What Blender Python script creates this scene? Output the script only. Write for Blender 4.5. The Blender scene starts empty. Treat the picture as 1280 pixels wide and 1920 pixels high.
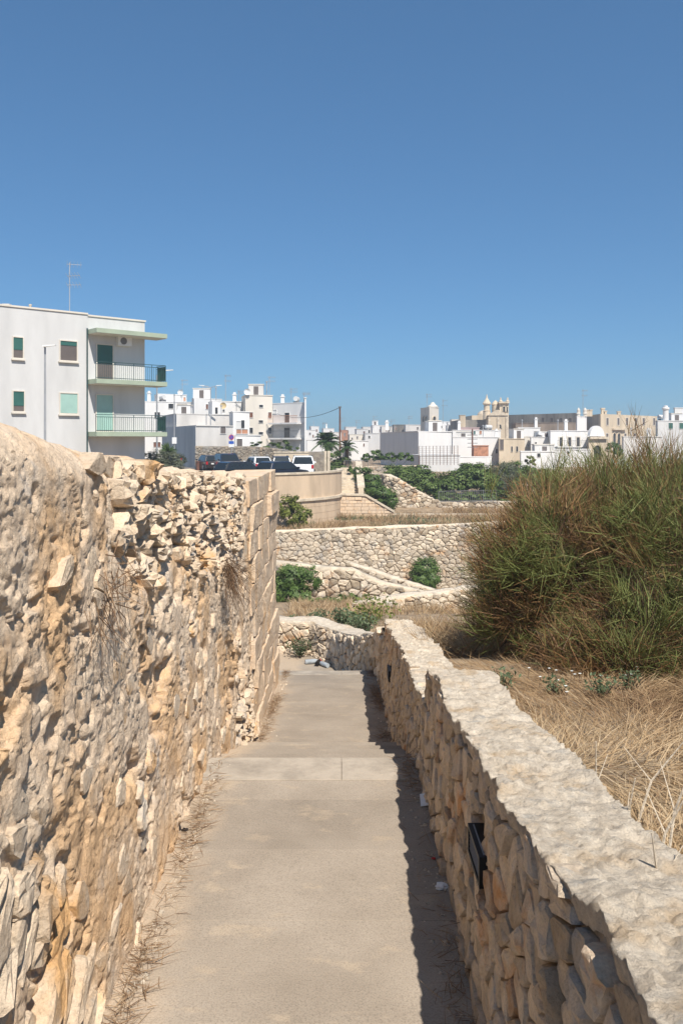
import bpy, bmesh, math, random
import numpy as np
from mathutils import Vector
# ------------------------------------------------------------------ camera, sky, sun, exposure
sc = bpy.context.scene
EYE = 1.65
F = 1600.0
cam_d = bpy.data.cameras.new('camera'); cam = bpy.data.objects.new('camera', cam_d)
sc.collection.objects.link(cam); sc.camera = cam
cam.location = (0, 0, EYE); cam.rotation_euler = (math.radians(90), 0, 0)
cam_d.lens = 30.0; cam_d.sensor_width = 36.0; cam_d.sensor_fit = 'AUTO'
cam_d.shift_y = -135.0/1920.0; cam_d.clip_start = 0.05; cam_d.clip_end = 6000
sc.render.resolution_x = 682; sc.render.resolution_y = 1024
SUN = Vector((0.29, -0.72, 1.0)).normalized()
elev = math.asin(SUN.z); azim = math.atan2(SUN.x, SUN.y)
w = bpy.data.worlds.new('World'); sc.world = w; w.use_nodes = True
nt = w.node_tree; bg = nt.nodes['Background']
sky = nt.nodes.new('ShaderNodeTexSky'); sky.sky_type = 'NISHITA'; sky.sun_disc = False
sky.sun_elevation = elev; sky.sun_rotation = azim; sky.altitude = 0
sky.air_density = 0.8; sky.dust_density = 0.5; sky.ozone_density = 8.0
gam = nt.nodes.new('ShaderNodeGamma'); gam.inputs[1].default_value = 0.67
tin = nt.nodes.new('ShaderNodeVectorMath'); tin.operation = 'MULTIPLY'; tin.inputs[1].default_value = (0.75, 1.14, 1.38)
nt.links.new(sky.outputs[0], gam.inputs[0]); nt.links.new(gam.outputs[0], tin.inputs[0]); nt.links.new(tin.outputs[0], bg.inputs[0]); bg.inputs[1].default_value = 0.092
sd = bpy.data.lights.new('sun', 'SUN'); sun = bpy.data.objects.new('sun', sd); sc.collection.objects.link(sun)
sd.energy = 4.2; sd.angle = math.radians(0.53); sd.color = (1.0, 0.94, 0.86)
sun.rotation_euler = SUN.to_track_quat('Z', 'Y').to_euler()
sc.view_settings.view_transform = 'Standard'; sc.view_settings.look = 'None'
sc.view_settings.exposure = 0.65; sc.view_settings.gamma = 1.0; sc.view_settings.use_curve_mapping = False

random.seed(7); RNG = np.random.default_rng(11)
COL = sc.collection

# ------------------------------------------------------------------ helpers
def P(px, py, d):
    "pixel of the 1280x1920 photo + distance along the view axis -> world point"
    return Vector(((px-640)/F*d, d, EYE-(py-825)/F*d))
def X(px, d): return (px-640)/F*d
def Z(py, d): return EYE-(py-825)/F*d
def tag(o, label=None, cat=None, group=None, kind=None):
    if label: o['label'] = label
    if cat: o['category'] = cat
    if group: o['group'] = group
    if kind: o['kind'] = kind
    return o
def link(name, me, parent=None, loc=(0,0,0), mat=None, rotz=0.0):
    "loc is relative to the parent; parents carry location/rotation only"
    o = bpy.data.objects.new(name, me); COL.objects.link(o)
    o.location = loc; o.rotation_euler = (0, 0, rotz)
    if parent: o.parent = parent
    if mat is not None and me is not None and len(me.materials) == 0: me.materials.append(mat)
    return o
def thing(name, label, cat, loc=(0,0,0), rotz=0.0, group=None):
    return tag(link(name, None, None, loc, None, rotz), label, cat, group)
class MB:
    def __init__(s): s.v = []; s.f = []
    def add(s, vs, fs):
        n = len(s.v); s.v += [tuple(v) for v in vs]; s.f += [tuple(i+n for i in f) for f in fs]; return s
    def box(s, x0, x1, y0, y1, z0, z1):
        return s.add([(x0,y0,z0),(x1,y0,z0),(x1,y1,z0),(x0,y1,z0),(x0,y0,z1),(x1,y0,z1),(x1,y1,z1),(x0,y1,z1)],
                     [(0,3,2,1),(4,5,6,7),(0,1,5,4),(1,2,6,5),(2,3,7,6),(3,0,4,7)])
    def prism(s, poly, z0, z1):
        n = len(poly)
        if sum(poly[i][0]*poly[(i+1)%n][1]-poly[(i+1)%n][0]*poly[i][1] for i in range(n)) < 0: poly = poly[::-1]
        return s.add([(p[0],p[1],z0) for p in poly]+[(p[0],p[1],z1) for p in poly],
              [tuple(range(n-1,-1,-1)), tuple(range(n,2*n))]+[(i,(i+1)%n,(i+1)%n+n,i+n) for i in range(n)])
    def bar(s, a, b, r, n=6, r2=None):
        a, b = Vector(a), Vector(b); d = (b-a).normalized(); r2 = r if r2 is None else r2
        t = d.orthogonal().normalized(); u = d.cross(t)
        vs = []
        for c, rr in ((a, r), (b, r2)):
            for i in range(n):
                an = 2*math.pi*i/n; vs.append(c+(t*math.cos(an)+u*math.sin(an))*rr)
        return s.add(vs, [tuple(range(n-1,-1,-1)), tuple(range(n,2*n))]+[(i,(i+1)%n,(i+1)%n+n,i+n) for i in range(n)])
    def lathe(s, prof, c=(0,0,0), n=14):
        vs = []; fs = []
        for r, z in prof:
            for i in range(n):
                an = 2*math.pi*i/n; vs.append((c[0]+r*math.cos(an), c[1]+r*math.sin(an), c[2]+z))
        for j in range(len(prof)-1):
            for i in range(n): fs.append((j*n+i, j*n+(i+1)%n, (j+1)*n+(i+1)%n, (j+1)*n+i))
        fs.append(tuple(range(n-1,-1,-1))); k = (len(prof)-1)*n; fs.append(tuple(range(k, k+n)))
        return s.add(vs, fs)
    def quad(s, a, b, c, d): return s.add([a,b,c,d], [(0,1,2,3)])
    def slab(s, a, b, c, d, n, t):
        "thin box whose front is quad abcd (ccw from front), front pushed out by t along n"
        n = Vector(n); q = [Vector(p) for p in (a,b,c,d)]
        return s.add([p for p in q]+[p+n*t for p in q], [(3,2,1,0),(4,5,6,7),(0,1,5,4),(1,2,6,5),(2,3,7,6),(3,0,4,7)])
    def mesh(s, name='mesh', smooth=False):
        me = bpy.data.meshes.new(name); me.from_pydata(s.v, [], s.f); me.validate()
        if smooth: me.shade_smooth()
        return me
    def build(s, name, mat, parent=None, loc=(0,0,0), rotz=0.0, smooth=False):
        return link(name, s.mesh(name, smooth), parent, loc, mat, rotz)
def rel(parent, p): return Vector(p)-parent.location
def np_mesh(name, verts, faces, tint=None, smooth=False):
    "verts (N,3), faces (M,k)"
    me = bpy.data.meshes.new(name); N = len(verts); M, k = faces.shape
    me.vertices.add(N); me.vertices.foreach_set('co', np.ascontiguousarray(verts, dtype=np.float32).ravel())
    me.loops.add(M*k); me.loops.foreach_set('vertex_index', np.ascontiguousarray(faces, dtype=np.int32).ravel())
    me.polygons.add(M); me.polygons.foreach_set('loop_start', np.arange(0, M*k, k, dtype=np.int32))
    if tint is not None:
        at = me.attributes.new('tint', 'FLOAT', 'POINT'); at.data.foreach_set('value', np.ascontiguousarray(tint, dtype=np.float32))
    me.update(calc_edges=True); me.validate()
    if smooth: me.shade_smooth()
    return me
# vectorised value noise
def _h(i, j, k):
    n = (i.astype(np.int64)*374761393 + j.astype(np.int64)*668265263 + k.astype(np.int64)*1274126177) & 0xffffffff
    n = ((n ^ (n >> 13))*1103515245) & 0xffffffff
    n = ((n ^ (n >> 16))*2246822519) & 0xffffffff
    return ((n ^ (n >> 15)) & 0xffff)/65535.0
def vnoise(x, y, z=0.0):
    x, y, z = np.broadcast_arrays(np.asarray(x, float), np.asarray(y, float), np.asarray(z, float))
    i, j, k = np.floor(x), np.floor(y), np.floor(z); a, b, c = x-i, y-j, z-k
    a = a*a*(3-2*a); b = b*b*(3-2*b); c = c*c*(3-2*c); r = 0
    for di in (0, 1):
        for dj in (0, 1):
            for dk in (0, 1):
                r = r + _h(i+di, j+dj, k+dk)*(a if di else 1-a)*(b if dj else 1-b)*(c if dk else 1-c)
    return r*2-1
def fbm(x, y, z=0.0, o=4):
    r = 0; am = 0.5
    for q in range(o):
        r = r+am*vnoise(x*2**q+q*7.1, y*2**q+q*3.7, np.asarray(z)*2**q+q*5.3); am *= 0.5
    return r
def sstep(a, b, x):
    t = np.clip((np.asarray(x, float)-a)/(b-a), 0, 1); return t*t*(3-2*t)

def worley(u, v, seed=0):
    iu, iv = np.floor(u), np.floor(v); f1 = np.full(u.shape, 9.0); f2 = f1.copy(); idv = np.zeros(u.shape)
    for a in (-1, 0, 1):
        for b in (-1, 0, 1):
            cu, cv = iu+a, iv+b
            pu = cu+0.15+0.7*_h(cu, cv, np.full_like(cu, seed)); pv = cv+0.15+0.7*_h(cu, cv, np.full_like(cu, seed+9))
            d = np.hypot(pu-u, pv-v); h = _h(cu, cv, np.full_like(cu, seed+5))
            c = d < f1; f2 = np.where(c, f1, np.minimum(f2, d)); idv = np.where(c, h, idv); f1 = np.where(c, d, f1)
    return f1, f2, idv
def facets(u, v, seed=0):
    "broken-stone relief: every cell has its own level and its own tilted plane"
    iu, iv = np.floor(u), np.floor(v); f1 = np.full(u.shape, 9.0); f2 = f1.copy(); hh = np.zeros(u.shape)
    for a in (-1, 0, 1):
        for b in (-1, 0, 1):
            cu, cv = iu+a, iv+b; o = np.full_like(cu, seed)
            pu = cu+0.1+0.8*_h(cu, cv, o); pv = cv+0.1+0.8*_h(cu, cv, o+9); d = np.hypot(pu-u, pv-v)
            pl = (_h(cu, cv, o+5)-0.5)+(_h(cu, cv, o+6)-0.5)*1.8*(u-pu)+(_h(cu, cv, o+7)-0.5)*1.8*(v-pv)
            c = d < f1; f2 = np.where(c, f1, np.minimum(f2, d)); hh = np.where(c, pl, hh); f1 = np.where(c, d, f1)
    return hh, f2-f1
# ------------------------------------------------------------------ materials
def nodes(name):
    m = bpy.data.materials.new(name); m.use_nodes = True; t = m.node_tree
    return m, t, t.nodes['Principled BSDF']
def N(t, typ, **kw):
    n = t.nodes.new(typ)
    for k, v in kw.items():
        if k in n.inputs: n.inputs[k].default_value = v
        else: setattr(n, k, v)
    return n
def noise(t, scale, detail=4, rough=0.55, vec=None, stretch=None):
    n = N(t, 'ShaderNodeTexNoise', Scale=scale, Detail=detail, Roughness=rough)
    g = N(t, 'ShaderNodeNewGeometry'); src = g.outputs['Position']
    if stretch:
        mp = N(t, 'ShaderNodeMapping'); mp.inputs['Scale'].default_value = stretch
        t.links.new(src, mp.inputs['Vector']); src = mp.outputs[0]
    t.links.new(src, n.inputs['Vector']); return n.outputs['Fac']
def ramp(t, fac, stops):
    r = N(t, 'ShaderNodeValToRGB'); e = r.color_ramp.elements
    while len(e) < len(stops): e.new(0.5)
    for el, (p, c) in zip(e, stops): el.position = p; el.color = (*c, 1) if len(c) == 3 else c
    t.links.new(fac, r.inputs[0]); return r.outputs[0]
def mix(t, fac, a, b, mode='MIX'):
    m = N(t, 'ShaderNodeMix', data_type='RGBA', blend_type=mode)
    for sock, v in ((m.inputs['Factor'], fac), (m.inputs['A'], a), (m.inputs['B'], b)) if False else ((m.inputs[0], fac), (m.inputs[6], a), (m.inputs[7], b)):
        if isinstance(v, (int, float)): sock.default_value = v
        elif isinstance(v, tuple): sock.default_value = (*v, 1)
        else: t.links.new(v, sock)
    return m.outputs[2]
def gr(v): return (v, v, v)
def bump(t, bs, layers):
    prev = None
    for h, dist, st in layers:
        b = N(t, 'ShaderNodeBump', Strength=st, Distance=dist); t.links.new(h, b.inputs['Height'])
        if prev: t.links.new(prev, b.inputs['Normal'])
        prev = b.outputs[0]
    t.links.new(prev, bs.inputs['Normal'])
def stone_mat(name, base, dark, warm, grey, sc_=1.0, warm_amt=0.62, grey_amt=0.6, vary=0.35, b=1.0):
    m, t, bs = nodes(name)
    c = mix(t, ramp(t, noise(t, 9*sc_, 6, 0.65), [(0.35, gr(0)), (0.68, gr(1))]), dark, base)
    c = mix(t, ramp(t, noise(t, 2.6*sc_, 5, 0.6), [(warm_amt-0.06, gr(0)), (warm_amt+0.07, gr(1))]), c, warm)
    c = mix(t, ramp(t, noise(t, 3.7*sc_, 7, 0.7, stretch=(1, 1.3, 0.8)), [(grey_amt-0.05, gr(0)), (grey_amt+0.08, gr(0.85))]), c, grey)
    oi = N(t, 'ShaderNodeObjectInfo')
    c = mix(t, 1.0, c, ramp(t, oi.outputs['Random'], [(0, (1-vary, 1-vary*1.08, 1-vary*1.2)), (0.5, gr(0.93)), (1, (1.12, 1.1, 1.06))]), 'MULTIPLY')
    sp = ramp(t, noise(t, 70*sc_, 3, 0.7), [(0.3, gr(0.72)), (0.5, gr(1.0)), (0.75, gr(1.08))])
    c = mix(t, 0.8, c, sp, 'MULTIPLY')
    t.links.new(c, bs.inputs['Base Color']); bs.inputs['Roughness'].default_value = 0.92
    bs.inputs['Specular IOR Level'].default_value = 0.15
    bump(t, bs, [(noise(t, 14*sc_, 8, 0.7), 0.03/sc_*b, 0.8), (noise(t, 85*sc_, 5, 0.75), 0.008/sc_*b, 0.8)])
    return m
def flat_mat(name, col, rough=0.7, var=0.12, scale=3.0, bumpd=0.0, metal=0.0, spec=0.3, streak=False):
    m, t, bs = nodes(name)
    f = noise(t, scale, 6, 0.65, stretch=(1, 1, 0.25) if streak else None)
    lo = tuple(c*(1-var*1.6) for c in col); hi = tuple(min(1, c*(1+var*0.6)) for c in col)
    t.links.new(ramp(t, f, [(0.3, lo), (0.6, hi)]), bs.inputs['Base Color'])
    bs.inputs['Roughness'].default_value = rough; bs.inputs['Metallic'].default_value = metal
    bs.inputs['Specular IOR Level'].default_value = spec
    if bumpd: bump(t, bs, [(noise(t, scale*8, 5, 0.65), bumpd, 0.7)])
    return m
def leaf_mat(name, stops, rough=0.55, trans=0.25):
    m, t, bs = nodes(name)
    a = N(t, 'ShaderNodeAttribute', attribute_name='tint')
    c = ramp(t, a.outputs['Fac'], stops); t.links.new(c, bs.inputs['Base Color'])
    bs.inputs['Roughness'].default_value = rough; bs.inputs['Specular IOR Level'].default_value = 0.25
    tr = N(t, 'ShaderNodeBsdfTranslucent'); t.links.new(c, tr.inputs[0])
    ms = N(t, 'ShaderNodeMixShader'); ms.inputs[0].default_value = trans
    t.links.new(bs.outputs[0], ms.inputs[1]); t.links.new(tr.outputs[0], ms.inputs[2])
    t.links.new(ms.outputs[0], t.nodes['Material Output'].inputs[0]); return m
M = {}
M['lstone'] = stone_mat('left_wall_limestone', (0.82, 0.67, 0.50), (0.66, 0.51, 0.36), (0.68, 0.41, 0.19), (0.46, 0.43, 0.39), 1.0, 0.60, 0.60, 0.2)
M['lplaster'] = stone_mat('left_wall_render', (0.88, 0.70, 0.51), (0.79, 0.60, 0.42), (0.80, 0.53, 0.30), (0.64, 0.57, 0.49), 0.9, 0.53, 0.62, 0.0, 1.1)
M['ashlar'] = stone_mat('tufa_block', (0.78, 0.61, 0.44), (0.66, 0.50, 0.35), (0.66, 0.43, 0.24), (0.60, 0.53, 0.45), 1.2, 0.61, 0.62, 0.06)
M['rstone'] = stone_mat('right_wall_limestone', (0.80, 0.66, 0.50), (0.60, 0.48, 0.35), (0.60, 0.33, 0.16), (0.50, 0.47, 0.43), 1.3, 0.63, 0.61, 0.38)
M['mortar'] = stone_mat('lime_mortar_cap', (0.82, 0.71, 0.56), (0.60, 0.50, 0.38), (0.62, 0.47, 0.31), (0.47, 0.44, 0.39), 1.9, 0.60, 0.61, 0.0, 1.9)
M['core_l'] = flat_mat('pale_earth_joint', (0.42, 0.34, 0.25), 0.95, 0.25, 6, 0.02)
M['core'] = flat_mat('wall_core_mortar', (0.34, 0.26, 0.18), 0.95, 0.3, 12, 0.02)
M['dstone'] = stone_mat('dry_limestone', (0.72, 0.62, 0.48), (0.55, 0.46, 0.35), (0.50, 0.30, 0.15), (0.36, 0.34, 0.31), 0.45, 0.62, 0.57, 0.42, 0.8)
M['farstone'] = stone_mat('far_rubble', (0.42, 0.36, 0.28), (0.24, 0.20, 0.16), (0.40, 0.30, 0.2), (0.26, 0.25, 0.23), 0.3, 0.66, 0.52, 0.2, 0.8)
M['coping'] = flat_mat('stone_coping', (0.58, 0.49, 0.37), 0.9, 0.22, 2.5, 0.02)
M['bastion'] = flat_mat('bastion_render', (0.56, 0.43, 0.30), 0.9, 0.16, 0.9, 0.01, streak=True)
M['concrete'] = None
M['asphalt'] = flat_mat('car_park_asphalt', (0.16, 0.145, 0.125), 0.9, 0.2, 0.6, 0.005)

def concrete_mat():
    m, t, bs = nodes('path_concrete')
    c = ramp(t, noise(t, 2.2, 6, 0.6), [(0.3, (0.265, 0.22, 0.17)), (0.65, (0.345, 0.29, 0.228))])
    st = ramp(t, noise(t, 7.5, 5, 0.6, stretch=(0.7, 1.2, 1)), [(0.575, gr(0)), (0.66, gr(0.5))])
    c = mix(t, st, c, (0.42, 0.335, 0.24))
    # dusty warm band beside the left wall and dirt beside the right one
    g = N(t, 'ShaderNodeNewGeometry'); sx = N(t, 'ShaderNodeSeparateXYZ'); t.links.new(g.outputs['Position'], sx.inputs[0])
    nz = noise(t, 5, 5, 0.6)
    ad = N(t, 'ShaderNodeMath', operation='MULTIPLY_ADD'); ad.inputs[1].default_value = 0.30
    t.links.new(nz, ad.inputs[0]); t.links.new(sx.outputs[0], ad.inputs[2])
    c = mix(t, ramp(t, ad.outputs[0], [(0.0, gr(0)), (1.0, gr(1))]) if False else 0.0, c, c)
    mr = N(t, 'ShaderNodeMapRange'); mr.inputs[1].default_value = -0.36; mr.inputs[2].default_value = -0.50
    mr.inputs[3].default_value = 0.0; mr.inputs[4].default_value = 0.8
    t.links.new(ad.outputs[0], mr.inputs[0])
    c = mix(t, mr.outputs[0], c, (0.44, 0.34, 0.24))
    oi = N(t, 'ShaderNodeObjectInfo')
    c = mix(t, 1.0, c, ramp(t, oi.outputs['Random'], [(0, gr(0.93)), (1, gr(1.05))]), 'MULTIPLY')
    sp = ramp(t, noise(t, 150, 2, 0.8), [(0.3, gr(0.62)), (0.48, gr(1.0)), (0.72, gr(1.18))])
    c = mix(t, 0.75, c, sp, 'MULTIPLY')
    t.links.new(c, bs.inputs['Base Color']); bs.inputs['Roughness'].default_value = 0.9
    bs.inputs['Specular IOR Level'].default_value = 0.2
    bump(t, bs, [(noise(t, 6, 5, 0.6), 0.012, 0.5), (noise(t, 190, 3, 0.7), 0.002, 0.6)])
    return m
M['concrete'] = concrete_mat(); M['edge'] = flat_mat('lit_step_edge_stone', (0.37, 0.315, 0.25), 0.9, 0.2, 5, 0.008)  # edge tone made paler: light catching the step nosing is put into the colour
M['white'] = flat_mat('white_limewash', (0.70, 0.685, 0.66), 0.85, 0.06, 0.5, 0, streak=True)
M['cream'] = flat_mat('cream_render', (0.64, 0.59, 0.51), 0.85, 0.08, 0.5, 0, streak=True)
M['grey_render'] = flat_mat('pale_grey_render', (0.57, 0.565, 0.55), 0.85, 0.09, 0.5, 0, streak=True)
M['dirty_white'] = flat_mat('weathered_white', (0.58, 0.555, 0.52), 0.9, 0.16, 0.35, 0, streak=True)
M['town_stone'] = flat_mat('golden_town_stone', (0.58, 0.48, 0.35), 0.9, 0.18, 0.35, 0, streak=True)
M['town_dark'] = flat_mat('blackened_town_stone', (0.27, 0.245, 0.21), 0.95, 0.4, 0.3, 0, streak=True)
M['pink'] = flat_mat('pink_render', (0.52, 0.38, 0.36), 0.85, 0.06, 0.5)
M['brickwork'] = flat_mat('red_brickwork', (0.42, 0.20, 0.12), 0.9, 0.3, 2.0)
M['terracotta'] = flat_mat('terracotta', (0.45, 0.22, 0.13), 0.85, 0.2, 1.0)
M['slabgreen'] = flat_mat('pale_green_paint', (0.34, 0.40, 0.30), 0.7, 0.08, 1.0)
M['shutter_d'] = flat_mat('dark_green_shutter', (0.035, 0.12, 0.10), 0.5, 0.1, 1.0)
M['shutter_l'] = flat_mat('mint_shutter', (0.32, 0.49, 0.43), 0.5, 0.1, 1.0)
M['shutter_b'] = flat_mat('brown_shutter', (0.16, 0.07, 0.04), 0.6, 0.1, 1.0)
M['pane'] = flat_mat('dark_window', (0.035, 0.035, 0.035), 0.15, 0.2, 0.5, spec=0.5)
M['taupe'] = flat_mat('taupe_blind', (0.13, 0.11, 0.10), 0.5, 0.1, 1.0)
M['frame'] = flat_mat('white_frame', (0.75, 0.74, 0.70), 0.6, 0.05, 1.0)
M['rail'] = flat_mat('dark_teal_iron', (0.025, 0.06, 0.06), 0.5, 0.1, 1.0)
M['iron'] = flat_mat('grey_iron', (0.16, 0.16, 0.16), 0.6, 0.15, 2.0)
M['galv'] = flat_mat('galvanised_steel', (0.38, 0.39, 0.40), 0.5, 0.1, 2.0, metal=0.3)
M['rust'] = flat_mat('rusty_pole', (0.16, 0.075, 0.05), 0.85, 0.25, 2.0)
M['plastic_w'] = flat_mat('white_plastic', (0.75, 0.75, 0.73), 0.5, 0.05, 2.0)
M['black'] = flat_mat('black_metal', (0.012, 0.012, 0.013), 0.45, 0.2, 20)
M['tyre'] = flat_mat('tyre_rubber', (0.02, 0.02, 0.02), 0.85, 0.2, 5)
M['rim'] = flat_mat('alloy', (0.35, 0.35, 0.36), 0.35, 0.1, 3, metal=0.7)
M['glass'] = flat_mat('car_glass', (0.015, 0.02, 0.022), 0.05, 0.1, 1, spec=0.6)
M['tail'] = flat_mat('tail_lamp_red', (0.45, 0.01, 0.015), 0.2, 0.05, 3, spec=0.5)
M['lamp'] = flat_mat('head_lamp', (0.65, 0.66, 0.66), 0.1, 0.05, 3, spec=0.6)
M['plate'] = flat_mat('number_plate', (0.7, 0.7, 0.68), 0.5, 0.05, 3)
M['plateblue'] = flat_mat('plate_blue', (0.03, 0.08, 0.4), 0.5, 0.05, 3)
for k, c in (('p_black', (0.012, 0.013, 0.015)), ('p_navy', (0.012, 0.018, 0.035)), ('p_grey', (0.035, 0.033, 0.03)), ('p_white', (0.78, 0.78, 0.77)), ('p_brown', (0.03, 0.022, 0.02))):
    M[k] = flat_mat('paint_'+k, c, 0.25, 0.05, 1, spec=0.6)
    M[k].node_tree.nodes['Principled BSDF'].inputs['Coat Weight'].default_value = 0.6
M['soil'] = flat_mat('dry_soil', (0.30, 0.22, 0.14), 0.95, 0.3, 2.5, 0.02)
M['town_ground'] = flat_mat('town_ground', (0.30, 0.26, 0.20), 0.95, 0.2, 0.1)
M['bark'] = flat_mat('bark', (0.13, 0.09, 0.06), 0.9, 0.3, 6, 0.01)
M['broom'] = leaf_mat('broom_stems', [(0.0, (0.059, 0.038, 0.024)), (0.18, (0.153, 0.094, 0.053)), (0.30, (0.282, 0.147, 0.065)), (0.42, (0.223, 0.159, 0.059)), (0.58, (0.135, 0.147, 0.045)), (0.8, (0.171, 0.200, 0.059)), (1.0, (0.282, 0.294, 0.106))], 0.6, 0.15)
M['straw'] = leaf_mat('dry_straw', [(0.0, (0.18, 0.105, 0.055)), (0.5, (0.38, 0.255, 0.135)), (1.0, (0.60, 0.47, 0.30))], 0.7, 0.2)
M['needles'] = leaf_mat('dead_needles', [(0.0, (0.10, 0.055, 0.03)), (0.5, (0.24, 0.15, 0.085)), (1.0, (0.42, 0.31, 0.19))], 0.8, 0.1)
M['weed'] = leaf_mat('grey_green_weed', [(0.0, (0.05, 0.07, 0.03)), (0.6, (0.11, 0.15, 0.075)), (1.0, (0.20, 0.24, 0.13))], 0.6, 0.25)
M['fig'] = leaf_mat('fig_leaves', [(0.0, (0.04, 0.065, 0.018)), (0.5, (0.115, 0.17, 0.042)), (1.0, (0.21, 0.28, 0.085))], 0.5, 0.3)
M['ivy'] = leaf_mat('dark_vine_leaves', [(0.0, (0.03, 0.055, 0.013)), (0.5, (0.08, 0.135, 0.03)), (1.0, (0.16, 0.23, 0.06))], 0.45, 0.25)
M['yellowbush'] = leaf_mat('yellow_green_leaves', [(0.0, (0.05, 0.07, 0.015)), (0.5, (0.14, 0.17, 0.03)), (1.0, (0.26, 0.27, 0.06))], 0.5, 0.3)
M['olive'] = leaf_mat('olive_leaves', [(0.0, (0.05, 0.06, 0.035)), (0.5, (0.11, 0.125, 0.075)), (1.0, (0.19, 0.20, 0.13))], 0.5, 0.25)
M['palm'] = leaf_mat('palm_leaves', [(0.0, (0.025, 0.05, 0.015)), (0.5, (0.06, 0.11, 0.03)), (1.0, (0.13, 0.18, 0.06))], 0.5, 0.2)
M['paper'] = flat_mat('white_paper', (0.75, 0.75, 0.73), 0.8, 0.05, 20)
M['redbit'] = flat_mat('red_wrapper', (0.45, 0.03, 0.03), 0.5, 0.1, 20)
M['bottle'] = flat_mat('grey_plastic_bottle', (0.35, 0.38, 0.40), 0.25, 0.2, 10, spec=0.5)
M['petal'] = flat_mat('white_petals', (0.78, 0.78, 0.72), 0.7, 0.05, 20)

# ------------------------------------------------------------------ vegetation generators
def unit(v): return v/np.maximum(np.linalg.norm(v, axis=1, keepdims=True), 1e-9)
def blades(base, dirs, length, width, tint, bend=0.25, rng=RNG, droop=0.0):
    "thin two-segment blades; returns verts, tris, tint"
    n = len(base); d = unit(dirs); side = unit(np.cross(d, unit(rng.normal(size=(n, 3)))))
    nrm = unit(rng.normal(size=(n, 3))); L = np.asarray(length).reshape(-1, 1); W = np.asarray(width).reshape(-1, 1)*0.5
    mid = base+d*L*0.55+nrm*L*bend*0.12; mid[:, 2] -= droop*L[:, 0]*0.08
    tip = base+d*L+nrm*L*bend*0.42; tip[:, 2] -= droop*L[:, 0]*0.35
    v = np.stack([base-side*W, base+side*W, mid-side*W*0.8, mid+side*W*0.8, tip], 1).reshape(-1, 3)
    o = (np.arange(n)*5)[:, None]
    f = np.concatenate([o+[0, 1, 3], o+[0, 3, 2], o+[2, 3, 4]], 0)
    return v, f, np.repeat(tint, 5)
def leaves(cen, nrm, size, tint, rng=RNG, aspect=0.62):
    n = len(cen); nn = unit(nrm); a = unit(np.cross(nn, unit(rng.normal(size=(n, 3))))); b = np.cross(nn, a)
    S = np.asarray(size).reshape(-1, 1)*0.5
    v = np.stack([cen-a*S, cen-b*S*aspect+nn*S*0.18, cen+a*S, cen+b*S*aspect+nn*S*0.18], 1).reshape(-1, 3)
    o = (np.arange(n)*4)[:, None]
    return v, np.concatenate([o+[0, 1, 2], o+[0, 2, 3]], 0), np.repeat(tint, 4)
def join(parts):
    V = []; Fs = []; T = []; n = 0
    for v, f, t in parts: V.append(v); Fs.append(f+n); T.append(t); n += len(v)
    return np.concatenate(V), np.concatenate(Fs), np.concatenate(T)
def crown(clumps, n, size, rng, tint_bias=0.0, hang=False):
    "leaf clumps: list of (centre, radius vec); leaves concentrated on shells of many small lobes"
    out = []
    vol = np.array([c[1][0]*c[1][1]+c[1][0]*c[1][2] for c in clumps]); cnt = np.maximum((n*vol/vol.sum()).astype(int), 20)
    for (c, r), k in zip(clumps, cnt):
        c = np.array(c); r = np.array(r)
        nl = max(6, int(k/45)); ld = unit(rng.normal(size=(nl, 3))); lc = c+ld*r*rng.uniform(0.55, 0.95, (nl, 1)); lt = rng.uniform(-0.18, 0.18, nl)
        idx = rng.integers(0, nl, k); d = unit(rng.normal(size=(k, 3)))
        p = lc[idx]+d*r*0.30*rng.uniform(0.3, 1.05, (k, 1))
        nr = d*0.6+ld[idx]*0.5+np.array([0, 0, 0.5])
        if hang: nr = d*0.5+ld[idx]*0.9+np.array([0, -0.3, 0.1])
        t = np.clip(0.5+tint_bias+lt[idx]+rng.normal(0, 0.15, k), 0, 1)
        out.append(leaves(p, nr, size*rng.uniform(0.6, 1.3, k), t, rng))
    return join(out)
def bush(name, label, cat, base, clumps, n, size, mat, seed, stems=6, group=None, hang=False, part='foliage', tb=0.0):
    rng = np.random.default_rng(seed); t = thing(name, label, cat, base, 0, group)
    cl = [(np.array(c)-np.array(base), r) for c, r in clumps]
    v, f, ti = crown(cl, n, size, rng, tb, hang); link(part, np_mesh(part, v, f, ti), t, (0,0,0), mat)
    mb = MB()
    for i in range(stems):
        c, r = cl[i % len(cl)]; e = Vector(c)+Vector(rng.normal(0, 0.3, 3)*np.array(r))
        a = Vector((rng.normal(0, 0.06), rng.normal(0, 0.06), -0.05)); m = a.lerp(e, 0.5)+Vector(rng.normal(0, 0.08, 3)*np.array(r))
        rr = 0.02+0.012*max(r); mb.bar(a, m, rr, 6, rr*0.7); mb.bar(m, e, rr*0.7, 5, rr*0.25)
    mb.build('stem', M['bark'], t)
    return t

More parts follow.
